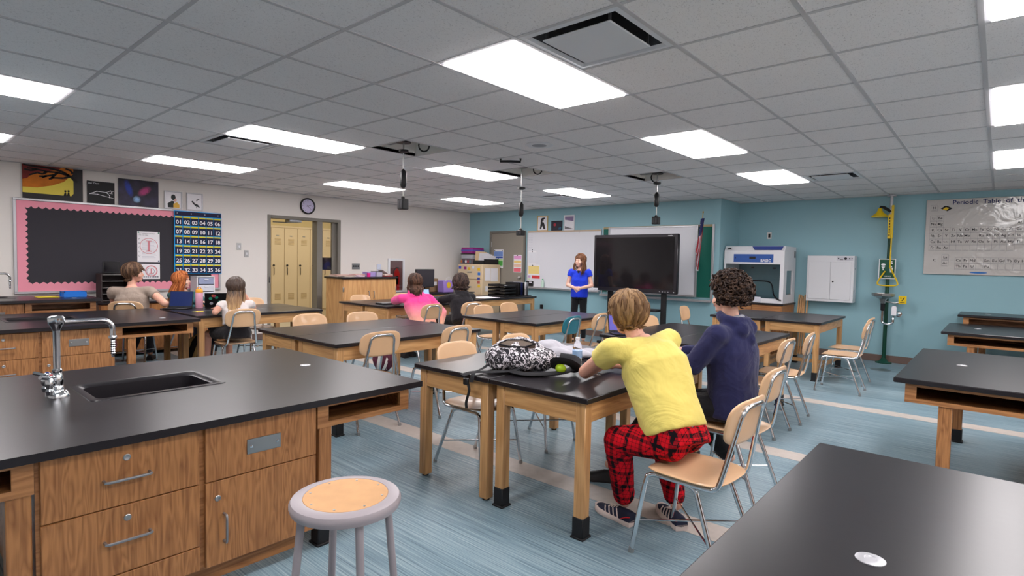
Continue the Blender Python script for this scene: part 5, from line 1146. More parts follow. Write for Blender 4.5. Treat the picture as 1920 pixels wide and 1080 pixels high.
for r,(z,lst) in enumerate(((1.606,'Ce Pr Nd . Sm Eu Gd Tb Dy Ho Er Tm Yb Lu'.split()),(1.52,'Th Pa U . Pu . . . . . . . . .'.split()))):
    for k,s_ in enumerate(lst):
        x=-.46+.0795*k; cell(x,z)
        if s_!='.': sym(s_,x,z+.004)
for z,s_ in ((1.65,'La'),(1.565,'Ac')): cell(-.615,z); sym(s_,-.615,z+.004)
sym('C',-.74,1.61,.05)
Bw(gl,'cell_lines',mk('grid_ink',S(120,120,126)),pt,smooth=False)['kind']='stuff'; Bw(tx,'element_symbols',M_['ink'],pt,smooth=False,keepn=True)['kind']='stuff'
text('Periodic  Table  of  the  Elements',.088,'title_lettering',M_['navy'],pt,(-.565,yc-.001,2.425),BX,WZ,bold=.0012)
Bw(MB().prism([(-.70,2.37),(-.65,2.41),(-.61,2.40),(-.56,2.37),(-.62,2.33),(-.66,2.35)],'y',yc-.001,yc),'logo_dark_shape',M_['ink'],pt,smooth=False); Bw(MB().prism([(-.675,2.36),(-.64,2.39),(-.60,2.375),(-.63,2.34)],'y',yc-.002,yc-.001),'logo_diamond',M_['yellow'],pt,smooth=False)  # logo print: dark shape with a yellow diamond over it
Bw(MB().prism([(-.23+.10*math.cos(i*PI/8),1.435+.012*math.sin(i*PI/8)) for i in range(16)],'y',yc-.001,yc),'publisher_mark',mk('logo_blue',S(40,110,190)),pt,smooth=False)
# ================================================================== things on tables
def laptop2(label,loc,rz,ang,screen,body,w=.31,d=.215,stickers=False):
    t=thing('laptop',label,'laptop',loc,rz)
    MB().box(-w/2,w/2,-d/2,d/2,.0005,.014,.004).build('base',body,parent=t)
    kk=MB()
    for r in range(4):
        for c_ in range(11): kk.box(-w/2+.018+c_*.0255,-w/2+.038+c_*.0255,-.005+r*.024,.014+r*.024,.0142,.0155)
    o=kk.build('keys',M_['ink'],parent=t,smooth=False); o['kind']='stuff'
    T=Matrix.Translation((0,d/2,.012))@Matrix.Rotation(math.radians(90-ang),4,'X')
    ld_=MB().box(-w/2,w/2,-.008,.0,0,d*.98,.003,T=T).build('lid',body,parent=t)
    MB().box(-w/2+.01,w/2-.01,-.0095,-.0082,.012,d*.95,T=T).build('screen',screen,parent=ld_,smooth=False)
    if stickers:
        random.seed(5)
        for k in range(7):
            cx,cz=random.uniform(-.12,.1),random.uniform(.04,.18); c_=[S(40,150,120),S(220,110,70),S(210,90,130),S(230,230,230),S(60,170,140),S(190,190,200),S(90,190,160)][k]
            MB().prism([(cx+.022*math.cos(i*PI/4),cz+.022*math.sin(i*PI/4)) for i in range(8)],'y',.0,.0012).build('sticker',mk('lap_sticker%d'%k,c_),parent=ld_,smooth=False)
            ob=ld_.children[-1]; 
            for v in ob.data.vertices: v.co=T@v.co
    return t
scrn=lambda n,c,e: mat(n,c,.2,emit=c,es=e)
laptop2('open laptop with a dark blue screen in front of the boy in taupe',(-7.93,2.60,.7605),PI*.295,105,scrn('screen_navy',S(20,34,78),.25),M_['black_plastic'],w=.28)
laptop2('black laptop with colourful stickers on its lid by the pink bottle',(-7.92,3.09,.7605),-PI*.62,118,scrn('screen_dark',S(30,34,60),.3),M_['black_plastic'],stickers=True)
laptop2('open laptop with a light blue screen in front of the girl in pink',(-7.0,5.92,.7605),PI*.42,112,scrn('screen_pale',S(130,160,205),.6),M_['black_plastic'])
laptop2('half-hidden laptop with a purple-blue screen beyond the boy in yellow',(-2.76,4.92,.7605),PI*.27,105,scrn('screen_violet',S(70,66,140),.5),M_['black_plastic'],w=.30)
t=thing('closed_laptop','closed dark laptop under the left arm of the girl in pink','laptop',(-7.12,5.28,.7605)); MB().box(-.11,.11,-.16,.16,0,.018,.005).build('body',M_['black_plastic'],parent=t); MB().box(-.109,.109,-.159,.159,.0182,.024,.004).build('lid',M_['grey_metal'],parent=t)
t=thing('pink_bottle','pink insulated water bottle with an orange lid on the far left table','bottle',(-7.88,2.84,.7605))
MB().lathe([(0,0),(.040,0),(.044,.006),(.044,.20),(.042,.205),(.0,.205)],(0,0,0),24).build('body',mk('bottle_pink',S(240,176,198),.35),parent=t); MB().lathe([(.044,.2055),(.044,.235),(.036,.25),(.014,.255),(0,.255)],(0,0,0),24).build('lid',mk('lid_orange',S(236,164,48),.35),parent=t); MB().tube(arc((0,0,.25),.025,0,PI,8,'yz'),.005,6).build('carry_loop',mk('loop_orange',S(222,150,40),.35),parent=t)
t=thing('paper_star','small yellow paper cut-out on the table in front of the streaked-hair girl','paper',(-7.40,2.66,.7605)); MB().prism([(.07*math.cos(a)*(1 if i%2 else .5),.07*math.sin(a)*(1 if i%2 else .5)) for i,a in enumerate([k*PI/5 for k in range(10)])],'z',0,.0015).build('cut_out',mk('star_yellow',S(236,214,60)),parent=t,smooth=False)
# water bottle
t=thing('water_bottle','clear plastic water bottle with a blue label and white cap beside the backpack','bottle',(-2.055,3.03,.7605))
pr=[(.0,0),(.026,0),(.031,.006)]
for k in range(4): pr+=[(.0315,.012+.014*k),(.0295,.019+.014*k)]
pr+=[(.0315,.07),(.0315,.125),(.029,.13),(.0315,.14),(.028,.16),(.018,.18),(.0125,.187),(.0125,.195)]
MB().lathe(pr,(0,0,0),24).build('body',mat('pet_plastic',(1,1,1,1),.05,trans=1,ior=1.15),parent=t)
MB().lathe([(.0322,.075),(.0322,.122)],(0,0,0),24).build('label_band',mk('label_blue',S(150,186,226),.3),parent=t,keepn=True)
MB().lathe([(.0143,.190),(.0143,.206),(.012,.208),(0,.208)],(0,0,0),18).build('cap',M_['paper'],parent=t)
m=MB(); m.lathe([(0,.004),(.027,.004),(.0285,.012),(.0285,.10),(0,.10)],(0,0,0),20); m.build('water',mat('water',(1,1,1,1),.0,trans=1,ior=1.33),parent=t)
# loose white papers behind the backpack
t=thing('paper_pile','white sheets and grey sweater-like pile behind the backpack','paper',(-2.45,3.35,.7605))
for k in range(4):
    MB().box(-.15,.15,-.11,.11,.004*k,.004*k+.003,.001,T=Matrix.Rotation(.5+.25*k,4,'Z')@Matrix.Translation((.03*k,-.02*k,0))).build('sheet',M_['paper'],parent=t,smooth=False)
t['label']='loose white sheets of paper on the table behind the backpack'
def remesh(o,vox,smooth=2,disp=None):
    md=o.modifiers.new('r','REMESH'); md.mode='VOXEL'; md.voxel_size=vox; md.use_smooth_shade=True
    if smooth: sm=o.modifiers.new('s','SMOOTH'); sm.factor=.5; sm.iterations=smooth
    if disp:
        tx_=bpy.data.textures.new('n','CLOUDS'); tx_.noise_scale=disp[1]; dm=o.modifiers.new('d','DISPLACE'); dm.texture=tx_; dm.strength=disp[0]; dm.mid_level=.5
    dg=bpy.context.evaluated_depsgraph_get(); me=bpy.data.meshes.new_from_object(o.evaluated_get(dg)); o.modifiers.clear(); mats=[m_ for m_ in o.data.materials]
    o.data=me
    if not me.materials:
        for m_ in mats: me.materials.append(m_)
    me.polygons.foreach_set('use_smooth',[True]*len(me.polygons)); return o
# light crumpled cloth (grey sweater) behind the backpack
t=thing('sweatshirt','pale grey sweatshirt crumpled behind the backpack','clothing',(-2.42,3.42,.7605))
m=MB()
random.seed(9)
for k in range(14): m.ell((random.uniform(-.22,.2),random.uniform(-.16,.12),.035+random.uniform(0,.03)),(random.uniform(.06,.11),random.uniform(.05,.09),.045),12,8)
m.ell((-.12,-.05,.09),(.10,.10,.06),12,8)
o=m.build('cloth',mat('grey_cotton',S(176,174,182),.9,sheen=.2),parent=t); remesh(o,.012,3,(.03,.09))
for v in o.data.vertices: v.co.z=max(v.co.z*.72,.02)
# patterned backpack
def leafmat():
    m,nt,b=newmat('backpack_print'); N=nt.nodes; LK=nt.links
    tc=N.new('ShaderNodeTexCoord'); v=N.new('ShaderNodeTexNoise'); v.inputs['Scale'].default_value=20; v.inputs['Detail'].default_value=2; v.inputs['Distortion'].default_value=2.4
    mp=N.new('ShaderNodeMapping'); mp.inputs['Scale'].default_value=(1,2.0,1.3); mp.inputs['Rotation'].default_value=(.5,.6,.3); LK.new(tc.outputs['Object'],mp.inputs[0]); LK.new(mp.outputs[0],v.inputs[0])
    w=N.new('ShaderNodeTexNoise'); w.inputs['Scale'].default_value=60; w.inputs['Distortion'].default_value=3; LK.new(tc.outputs['Object'],w.inputs[0])
    ma=N.new('ShaderNodeMath'); ma.operation='MULTIPLY_ADD'; ma.inputs[1].default_value=.45; LK.new(w.outputs['Fac'],ma.inputs[0]); LK.new(v.outputs['Fac'],ma.inputs[2])
    r=ramp(nt,[(.735,S(26,24,32)),(.785,S(226,220,226))]); LK.new(ma.outputs[0],r.inputs[0]); LK.new(r.outputs[0],b.inputs['Base Color']); b.inputs['Roughness'].default_value=.8; return m
bp_=thing('backpack','black and white leaf-print backpack lying on the table with dangling straps','backpack',(-2.32,2.80,.7605))
T=Matrix.Rotation(.62,3,'Z')
m=MB(); random.seed(11)
m.ell((0,0,.08),(.22,.15,.08),20,12,R=T); m.ell(T@Vector((-.11,.0,.085)),(.12,.13,.085),16,10,R=T); m.ell(T@Vector((.12,-.01,.08)),(.12,.12,.075),16,10,R=T); m.ell(T@Vector((-.01,.03,.135)),(.16,.10,.07),16,10,R=T); m.ell(T@Vector((-.02,-.02,.13)),(.12,.10,.06),16,10,R=T)
for k in range(10):
    a=random.uniform(0,6.28); m.ell(T@Vector((.17*math.cos(a),.10*math.sin(a),.06)),(.06,.05,.05),10,8)
BO=Vector((.03,-.07,0))
for i_,v_ in enumerate(m.v): m.v[i_]=tuple(Vector(v_)+BO)
o=m.build('bag_body',leafmat(),parent=bp_); remesh(o,.008,3,(.022,.05))
for v in o.data.vertices: v.co.z=max(v.co.z,.002)
wn=MB(); Tw=Matrix.Translation(Vector((.03,-.06,.178))+BO)@T.to_4x4()@Matrix.Rotation(.55,4,'X')
wp=[(-.12,-.015),(-.07,.028),(.03,.035),(.11,.0),(.05,-.035),(-.05,-.035)]
wn.loft([[Tw@Vector((x,y,z)) for x,y in wp] for z in (-.03,.004)]); wn.build('mesh_window',mat('brown_mesh',S(92,78,66),.6,bump=.4,bscale=200),parent=bp_)
MB().tube([Tw@Vector((x,y,.004)) for x,y in wp],.006,6,closed=True).build('window_piping',mk('piping_black',S(24,22,26),.7),parent=bp_)
blk=mat('strap_webbing',S(24,24,28),.85,bump=.2,bscale=200)
def strap(pts,w,nm='strap',par=bp_,th=.12):
    P=smoothpath(pts,6); return MB().tube(P,w/2,8,flat=th,up=(0,0,1)).build(nm,blk,parent=par)
strap([(.17,-.10,.10),(.10,-.20,.03),(.0,-.30,.015),(-.08,-.38,.012),(-.10,-.46,.0)],.055)
strap([(.10,-.22,.02),(.20,-.20,.015),(.32,-.05,.02),(.36,.06,.045),(.31,.13,.08),(.22,.10,.09)],.07,'padded_strap',th=.3)
strap([(.36,.06,.02),(.40,.02,.06),(.37,-.04,.095),(.30,-.06,.09),(.28,-.02,.04)],.06,'padded_strap',th=.3)
strap([(-.15,-.14,.04),(-.10,-.27,.02),(-.06,-.38,.018),(-.03,-.435,.01),(-.02,-.455,-.03)],.025)
strap([(-.10,-.45,.0),(-.05,-.462,-.03),(-.03,-.464,-.08),(-.05,-.466,-.15),(-.045,-.468,-.19)],.02)
MB().box(-.075,-.035,-.475,-.455,-.05,-.01,.004).build('buckle',M_['black_plastic'],parent=bp_)
MB().ell((.33,-.04,.048),(.035,.03,.028),14,10).build('green_lemon_case',mat('lime_plastic',S(176,210,40),.4),parent=bp_)
MB().tube([(-.17,-.17,.05),(-.16,-.19,.04),(-.13,-.20,.035)],.004,6).build('teal_zip',mk('zip_teal',S(60,170,170)),parent=bp_)
# floor bags
def floorbag(name,label,loc,s,cols,seed,vox=.014):
    t=thing(name,label,'backpack',loc); random.seed(seed); m=MB()
    m.ell((0,0,s*.42),(s*.42,s*.34,s*.42),18,12)
    for k in range(7): m.ell((random.uniform(-.25,.25)*s,random.uniform(-.2,.2)*s,random.uniform(.15,.6)*s),(s*.18,s*.16,s*.15),12,8)
    o=m.build('bag_body',cols[0],parent=t); remesh(o,vox,2,(.03,.06))
    for v in o.data.vertices: v.co.z=max(v.co.z,.003)
    for k in range(3):
        a=-.9+.7*k; MB().tube(smoothpath([(s*.35*math.cos(a)-.02,-s*.35+.05*k,.05),(s*.40*math.cos(a),-s*.40+.08*k,s*.35),(s*.25*math.cos(a),-s*.25+.1*k,s*.72),(0,0,s*.84)],5),.024,8,flat=.35,up=(1,0,0)).build('strap',cols[1],parent=t)
    return t
floorbag('floor_backpack','tan and black backpack on the floor under the far left table',(-7.75,2.78,0),.5,(mk('bag_black',S(34,32,36),.8),mk('bag_tan',S(176,142,88),.8)),4)
floorbag('floor_backpack','maroon and white bag on the floor beyond the middle tables',(-5.95,4.35,0),.36,(mk('bag_maroon',S(84,28,48),.8),mk('bag_white',S(210,206,202),.8)),6)
floorbag('pink_bag','pink bag hanging low beside the boy in the taupe T-shirt',(-8.98,1.98,0),.62,(mk('bag_pink',S(236,150,176),.6),mk('bag_pink2',S(214,120,150),.6)),8)
bpy.data.objects.get('pink_bag')['label']='pink bag at the left side of the boy in the taupe T-shirt'
# ================================================================== people
V=Vector
def skinmat(n,c): 
    m=mat(n,c,.5,spec=.4,var=.05,vscale=12); m.node_tree.nodes['Principled BSDF'].inputs['Subsurface Weight'].default_value=.08; m.node_tree.nodes['Principled BSDF'].inputs['Subsurface Scale'].default_value=.02; return m
def cloth(n,c,bump=.25,bs=14,rough=.9):
    m,nt,b=newmat(n); N=nt.nodes; b.inputs['Base Color'].default_value=c; b.inputs['Roughness'].default_value=rough; b.inputs['Sheen Weight'].default_value=.15; b.inputs['Specular IOR Level'].default_value=.2
    tc=N.new('ShaderNodeTexCoord'); n1=N.new('ShaderNodeTexNoise'); n1.inputs['Scale'].default_value=bs; n1.inputs['Detail'].default_value=3; n1.inputs['Distortion'].default_value=1.5
    bp=N.new('ShaderNodeBump'); bp.inputs['Strength'].default_value=bump; bp.inputs['Distance'].default_value=.03
    nt.links.new(tc.outputs['Object'],n1.inputs[0]); nt.links.new(n1.outputs['Fac'],bp.inputs['Height']); nt.links.new(bp.outputs[0],b.inputs['Normal']); return m
def plaid():
    m,nt,b=newmat('red_plaid_flannel'); N=nt.nodes; LK=nt.links; b.inputs['Roughness'].default_value=.9; b.inputs['Specular IOR Level'].default_value=.15
    tc=N.new('ShaderNodeTexCoord'); sp=N.new('ShaderNodeSeparateXYZ'); mp=N.new('ShaderNodeMapping'); mp.inputs['Rotation'].default_value=(.06,-.12,.1); LK.new(tc.outputs['Object'],mp.inputs[0])
    ns=N.new('ShaderNodeTexNoise'); ns.inputs['Scale'].default_value=6; va=N.new('ShaderNodeVectorMath'); va.operation='SCALE'; va.inputs['Scale'].default_value=.03; vb=N.new('ShaderNodeVectorMath'); vb.operation='ADD'
    LK.new(tc.outputs['Object'],ns.inputs[0]); LK.new(ns.outputs['Color'],va.inputs[0]); LK.new(mp.outputs[0],vb.inputs[0]); LK.new(va.outputs[0],vb.inputs[1]); LK.new(vb.outputs[0],sp.inputs[0])
    def stripe(o,per,w,off):
        a=N.new('ShaderNodeMath'); a.operation='ADD'; a.inputs[1].default_value=off; LK.new(o,a.inputs[0])
        p=N.new('ShaderNodeMath'); p.operation='PINGPONG'; p.inputs[1].default_value=per/2; LK.new(a.outputs[0],p.inputs[0])
        l=N.new('ShaderNodeMath'); l.operation='LESS_THAN'; l.inputs[1].default_value=w/2; LK.new(p.outputs[0],l.inputs[0]); return l.outputs[0]
    acc=None
    for ax,per in ((0,.078),(1,.078),(2,.080)):
        for (w,off,k) in ((.019,0,.62),(.0035,.026,.5),(.0035,-.030,.45)):
            s_=stripe(sp.outputs[ax],per,w,off+.01*ax); mu=N.new('ShaderNodeMath'); mu.operation='MULTIPLY'; mu.inputs[1].default_value=k; LK.new(s_,mu.inputs[0])
            if acc is None: acc=mu.outputs[0]
            else:
                ad=N.new('ShaderNodeMath'); ad.operation='ADD'; ad.use_clamp=True; LK.new(acc,ad.inputs[0]); LK.new(mu.outputs[0],ad.inputs[1]); acc=ad.outputs[0]
    mx=N.new('ShaderNodeMix'); mx.data_type='RGBA'; mx.inputs['A'].default_value=S(206,18,34); mx.inputs['B'].default_value=S(20,14,20); LK.new(acc,mx.inputs['Factor']); LK.new(mx.outputs['Result'],b.inputs['Base Color']); return m
def dipdye(top,bot,z0,z1):
    m=cloth('dip_dyed_pink_fleece',top,.25,10); nt=m.node_tree; N=nt.nodes; b=N['Principled BSDF']
    tc=N.new('ShaderNodeTexCoord'); sp=N.new('ShaderNodeSeparateXYZ'); mr=N.new('ShaderNodeMapRange'); mr.inputs['From Min'].default_value=z0; mr.inputs['From Max'].default_value=z1
    nt.links.new(tc.outputs['Object'],sp.inputs[0]); nt.links.new(sp.outputs[2],mr.inputs['Value']); r=ramp(nt,[(0,bot),(1,top)]); nt.links.new(mr.outputs[0],r.inputs[0]); nt.links.new(r.outputs[0],b.inputs['Base Color']); return m
def cap(m,a,b,ra,rb,n=12):
    a=V(a);b=V(b); m.tube([a,b],[ra,rb],n); m.ell(a,(ra,)*3,n,8); m.ell(b,(rb,)*3,n,8)
def torso(m,pts,ws,ds,sides,n=20):
    rings=[]
    for i,(p,w,d,s) in enumerate(zip(pts,ws,ds,sides)):
        p=V(p); t=(V(pts[min(i+1,len(pts)-1)])-V(pts[max(i-1,0)])).normalized(); s=V(s); s=(s-t*s.dot(t)).normalized(); f=t.cross(s)
        rings.append([p+s*w*math.copysign(abs(math.cos(a))**.85,math.cos(a))+f*d*math.copysign(abs(math.sin(a))**.9,math.sin(a)) for a in [2*PI*j/n for j in range(n)]])
    m.loft(rings)
def frame(fwd,up=(0,0,1),roll=0):
    f=V(fwd).normalized(); r=f.cross(V(up)).normalized(); u=r.cross(f); R=Matrix((r,f,u)).transposed()
    return R@Matrix.Rotation(roll,3,'Y')
def hand(m,w,d,up,curl=.5,s=1.0,right=True):
    """palm and five fingers: w wrist, d direction, up back of the hand"""
    w=V(w); d=V(d).normalized(); up=V(up); up=(up-d*up.dot(d)).normalized(); sd=d.cross(up)*(1 if right else -1)
    R=Matrix((d.cross(up),d,up)).transposed()
    m.ell(w+d*.045*s,(.040*s,.050*s,.015*s),12,8,R=R); cap(m,w-d*.01,w+d*.02*s,.024*s,.026*s,8)
    for k,(off,l) in enumerate(((-.030,.058),(-.010,.072),(.010,.076),(.029,.068))):
        p=w+d*.085*s+sd*off*-1*s; a=0; r=.0088*s
        for q in range(3):
            a+=curl*(.5+.2*q); dd=d*math.cos(a)-up*math.sin(a); L=l*s*(.44,.31,.25)[q]; p2=p+dd*L; cap(m,p,p2,r,r*.9,8); p=p2; r*=.9
    p=w+d*.025*s+sd*.030*s; dd=(d*.75+sd*.6-up*.2).normalized()
    for L,r in ((.038,.0115),(.032,.010)): p2=p+dd*L*s; cap(m,p,p2,r*s,r*.9*s,8); p=p2; dd=(dd+d*.4-up*.2).normalized()
def head(m,H,R,s=1.0):
    P=lambda x,y,z: V(H)+R@(V((x,y,z))*s)
    E=lambda c,r,n=14,k=10: m.ell(P(*c),tuple(q*s for q in r),n,k,R=R)
    E((0,-.018,.032),(.076,.096,.088),20,14); E((0,.028,-.02),(.063,.066,.085),18,12); E((0,.034,-.082),(.044,.050,.032)); E((0,.074,-.097),(.020,.016,.014),10,6)
    E((0,.052,.022),(.055,.038,.024)); E((0,.094,-.028),(.0125,.020,.016),10,6); m.tube([P(0,.084,.012),P(0,.104,-.026)],[.007*s,.012*s],8)
    for x in (-.042,.042): E((x,.056,-.035),(.022,.026,.028),10,8)
    E((0,.086,-.062),(.022,.009,.007),10,6); E((0,.084,-.072),(.019,.009,.007),10,6)
    for x in (-1,1): E((x*.074,-.008,-.018),(.010,.020,.031),10,8); E((x*.078,-.014,-.008),(.009,.016,.016),8,6)
def facebits(par,H,R,s,eye=S(70,60,50),brow=S(90,64,44),lip=S(186,110,104)):
    P=lambda x,y,z: V(H)+R@(V((x,y,z))*s); off=par.location
    for x in (-.031,.031):
        e=MB().ell(P(x,.0755,-.004),(.0115*s,.0095*s,.0075*s),12,8,R=R).build('eye',mat('eye_white',S(236,232,230),.2),parent=par,world=True)
        MB().ell(P(x,.0835,-.004),(.0048*s,.0025*s,.0052*s),10,6,R=R).build('iris',mat('iris',eye,.2),parent=e,world=True)
        MB().tube([P(x*1.55,.074,.018),P(x,.087,.0235),P(x*.5,.0885,.018)],[.0025*s,.0045*s,.0035*s],6).build('eyebrow',mat('brow',brow,.8),parent=par,world=True)
    MB().ell(P(0,.0925,-.0665),(.0225*s,.0055*s,.0085*s),12,6,R=R).build('lips',mat('lips',lip,.4),parent=par,world=True)
def hairmats(nm,a,b,c=None): return [mat(nm+'_dark',a,.6,spec=.25),mat(nm+'_mid',b,.5,spec=.25)]+([mat(nm+'_light',c,.45)] if c else [])
def strands(par,H,R,s,mats,n,ends,thick=.011,seed=1,crown=(0,-.035,.125),rad=(.088,.108,.10),cen=(0,-.018,.03),wav=.006,lightend=False,part=0.0,name='hair'):
    """hair as many tapered locks that start at the crown and follow the skull; ends(phi)->(latitude z where it leaves, list of hanging points)"""
    random.seed(seed); mm=MB()
    P=lambda v: V(H)+R@(V(v)*s)
    c=V(cen)
    base=MB().ell(P((cen[0],cen[1]-.004,cen[2]+.003)),tuple(q*s*.955 for q in rad),22,14,R=R)
    for k in range(n):
        phi=random.uniform(-PI,PI)      # 0 = front (+y), +-pi = back
        zend,tail=ends(phi,random.random())
        pts=[]
        th1=math.acos(max(-1,min(1,(zend-c.z)/rad[2])))
        th0=random.uniform(.02,.45)
        jit=random.uniform(-.10,.10); rr=random.uniform(.97,1.07)
        for i in range(8):
            th=th0+(th1-th0)*i/7; ph=phi+jit*math.sin(i*.9)
            pts.append(V((c.x+rad[0]*rr*math.sin(th)*math.sin(ph),c.y+rad[1]*rr*math.sin(th)*math.cos(ph),c.z+rad[2]*rr*math.cos(th)))+V((random.uniform(-1,1),random.uniform(-1,1),random.uniform(-1,1)))*wav*.5)
        W=[P(p) for p in pts]
        last=pts[-1]
        for q,t_ in enumerate(tail):
            W.append(P(last+V(t_)+V((random.uniform(-1,1),random.uniform(-1,1),0))*wav*(q+1)))
        W=smoothpath(W,2) if len(tail) else W
        L=len(W); r=thick*s*random.uniform(.7,1.2)
        mm.cur=random.randrange(min(2,len(mats)))
        if lightend and len(mats)>2:
            cut=int(L*random.uniform(.42,.85)); mm.tube(W[:cut+1],[r*(.6+.4*math.sin(PI*min(1,i/L*1.3))) for i in range(cut+1)],6); mm.cur=2; mm.tube(W[cut:],[r*(1-.8*i/(L-cut)) for i in range(L-cut)],6)
        else: mm.tube(W,[r*(.45+.55*math.sin(PI*min(1,(i+1)/L*1.0)**.8)) if i<L-1 else r*.15 for i in range(L)],6)
    o=mm.build(name,mats,parent=par,world=True,ang=3)
    b=base.build('hair_base',mats[0],parent=par,world=True)
    return o
def person(name_label,loc,J,skin,shirt,legs=None,headdir=(0,1,0),headroll=0,hs=1.0,sleeve='short',vox=.009,shirtvox=.011,girth=1.0,handcurl=.3,hood=None,skirt=None,neckw=.052,handdirs=None,face=True,facekw={},hem=.0,sgirth=None,skup=0,legskin=False,shirt_wrinkle=(.012,.09)):
    t=thing('person',name_label,'person',loc,0,None)
    P,C,N=V(J['P']),V(J['C']),V(J['N']); sd=(V(J['SR'])-V(J['SL'])).normalized(); sh=(V(J['HR'])-V(J['HL'])).normalized()
    R=frame(headdir,roll=headroll); H=V(J['H'])
    m=MB(); head(m,H,R,hs); g=girth
    cap(m,N-V((0,0,.03)),H+R@V((0,-.02,-.05)),neckw,neckw*.93)
    torso(m,[P.lerp(C,.12),P.lerp(C,.35),P.lerp(C,.75),C,C.lerp(N,.6),N],[.13*g,.115*g,.13*g,.14*g,.11*g,.05],[.09*g,.085*g,.09*g,.09*g,.07*g,.045],[sh,sh.lerp(sd,.3),sd,sd,sd,sd])
    for s_ in 'LR':
        S_,E_,W_=V(J['S'+s_]),V(J['E'+s_]),V(J['W'+s_])
        cap(m,C.lerp(N,.4),S_,.042*g,.046*g); cap(m,S_,E_,.050*g,.041*g); cap(m,E_,W_,.041*g,.027); 
        d,u=(handdirs or {}).get(s_,((W_-E_),(0,0,1)))
        hand(m,W_,d,u,handcurl,.95,right=(s_=='R'))
        cap(m,V(J['H'+s_]),V(J['K'+s_]),.066*g,.050*g) ; cap(m,V(J['K'+s_]),V(J['A'+s_]),.052*g,.034)
        A_,T_=V(J['A'+s_]),V(J['T'+s_]); 
        if legskin: pass
    o=m.build('body',skin,parent=t,world=True); remesh(o,vox,2)
    if face: facebits(t,H,R,hs,**facekw)
    # shirt
    m=MB(); q=sgirth or g
    low=P+(P-C).normalized()*(.05+hem)
    torso(m,[low if hem>-.1 else P.lerp(C,.40),(P if hem>=0 else P.lerp(C,.08)) if hem>-.1 else P.lerp(C,.42),P.lerp(C,.45),P.lerp(C,.75),C,C.lerp(N,.45),C.lerp(N,.80)],[.178*q,.180*q,.174*q,.176*q,.180*q,.150*q,.085],[.128*q,.13*q,.118*q,.12*q,.122*q,.10*q,.07],[sh,sh,sh.lerp(sd,.3),sd,sd,sd,sd])
    for s_ in 'LR':
        S_,E_,W_=V(J['S'+s_]),V(J['E'+s_]),V(J['W'+s_])
        cap(m,C.lerp(N,.45),S_,.075*q,.060*q)
        if sleeve=='short': m.ell(S_,(.060*q,)*3,12,8); m.tube([S_,S_.lerp(E_,.38)],[.060*q,.061*q],14)
        elif sleeve=='cap': m.ell(S_,(.066*q,)*3,12,8); m.tube([S_,S_.lerp(E_,.35)],[.066*q,.068*q],14)
        else: cap(m,S_,E_,.061*q,.055*q); cap(m,E_,E_.lerp(W_,.88),.056*q,.040*q); cap(m,E_.lerp(W_,.80),E_.lerp(W_,.93),.043,.040)
    if hood:
        f=sd.cross(V((0,0,1))) if False else V((0,0,1)).cross(sd)
        bk=V(J['back']) if 'back' in J else -f
        zz=V((0,0,1)); c0=N+zz*.012+bk*.012
        for k in range(20):
            an=2*PI*k/20; cb=math.cos(an); m.ell(c0+sd*.088*math.sin(an)+bk*.080*cb-zz*(.012+.022*cb)+zz*.01,(.030,.030,.034+.012*max(0,cb)),10,8)
        m.ell(N+bk*.085-zz*.055,(.055,.055,.06),14,10)
        for s_ in (-1,1): m.ell(N+bk*.088+sd*s_*.055-zz*.045,(.055,.05,.055),14,10)
        m.ell(N+bk*.105-zz*.11,(.05,.04,.055),12,8)
    o=m.build('shirt' if not hood else 'hoodie',shirt,parent=t,world=True); remesh(o,shirtvox,6,shirt_wrinkle)
    # trousers
    if legs:
        m=MB()
        torso(m,[P+(P-C).normalized()*.07,P,P.lerp(C,.22)],[.165*q,.168*q,.150*q],[.125*q,.125*q,.11*q],[sh,sh,sh])
        for s_ in 'LR':
            Hh,K,A=V(J['H'+s_]),V(J['K'+s_]),V(J['A'+s_]); cap(m,P.lerp(Hh,.88),K,.088*q,.064*q); 
            if skirt is None: cap(m,K,A+(K-A).normalized()*.05,.066*q,.052*q)
            else: pass
        if skirt is not None:
            m=MB(); torso(m,[P+(P-C).normalized()*.07,P,P.lerp(C,.25),P.lerp(C,.48)],[.165*q,.176*q,.160*q,.145*q],[.125*q,.13*q,.118*q,.108*q],[sh,sh,sh,sh])
            for s_ in 'LR': Hh,K=V(J['H'+s_]),V(J['K'+s_]); cap(m,Hh,Hh.lerp(K,.62),.095*q,.088*q)
            m.ell(P.lerp((V(J['KL'])+V(J['KR']))/2,.35),(.15,.15,.08),14,8)
        o=m.build('skirt' if skirt is not None else 'trousers',legs,parent=t,world=True); remesh(o,shirtvox,3,(.01,.07))
    return t,H,R
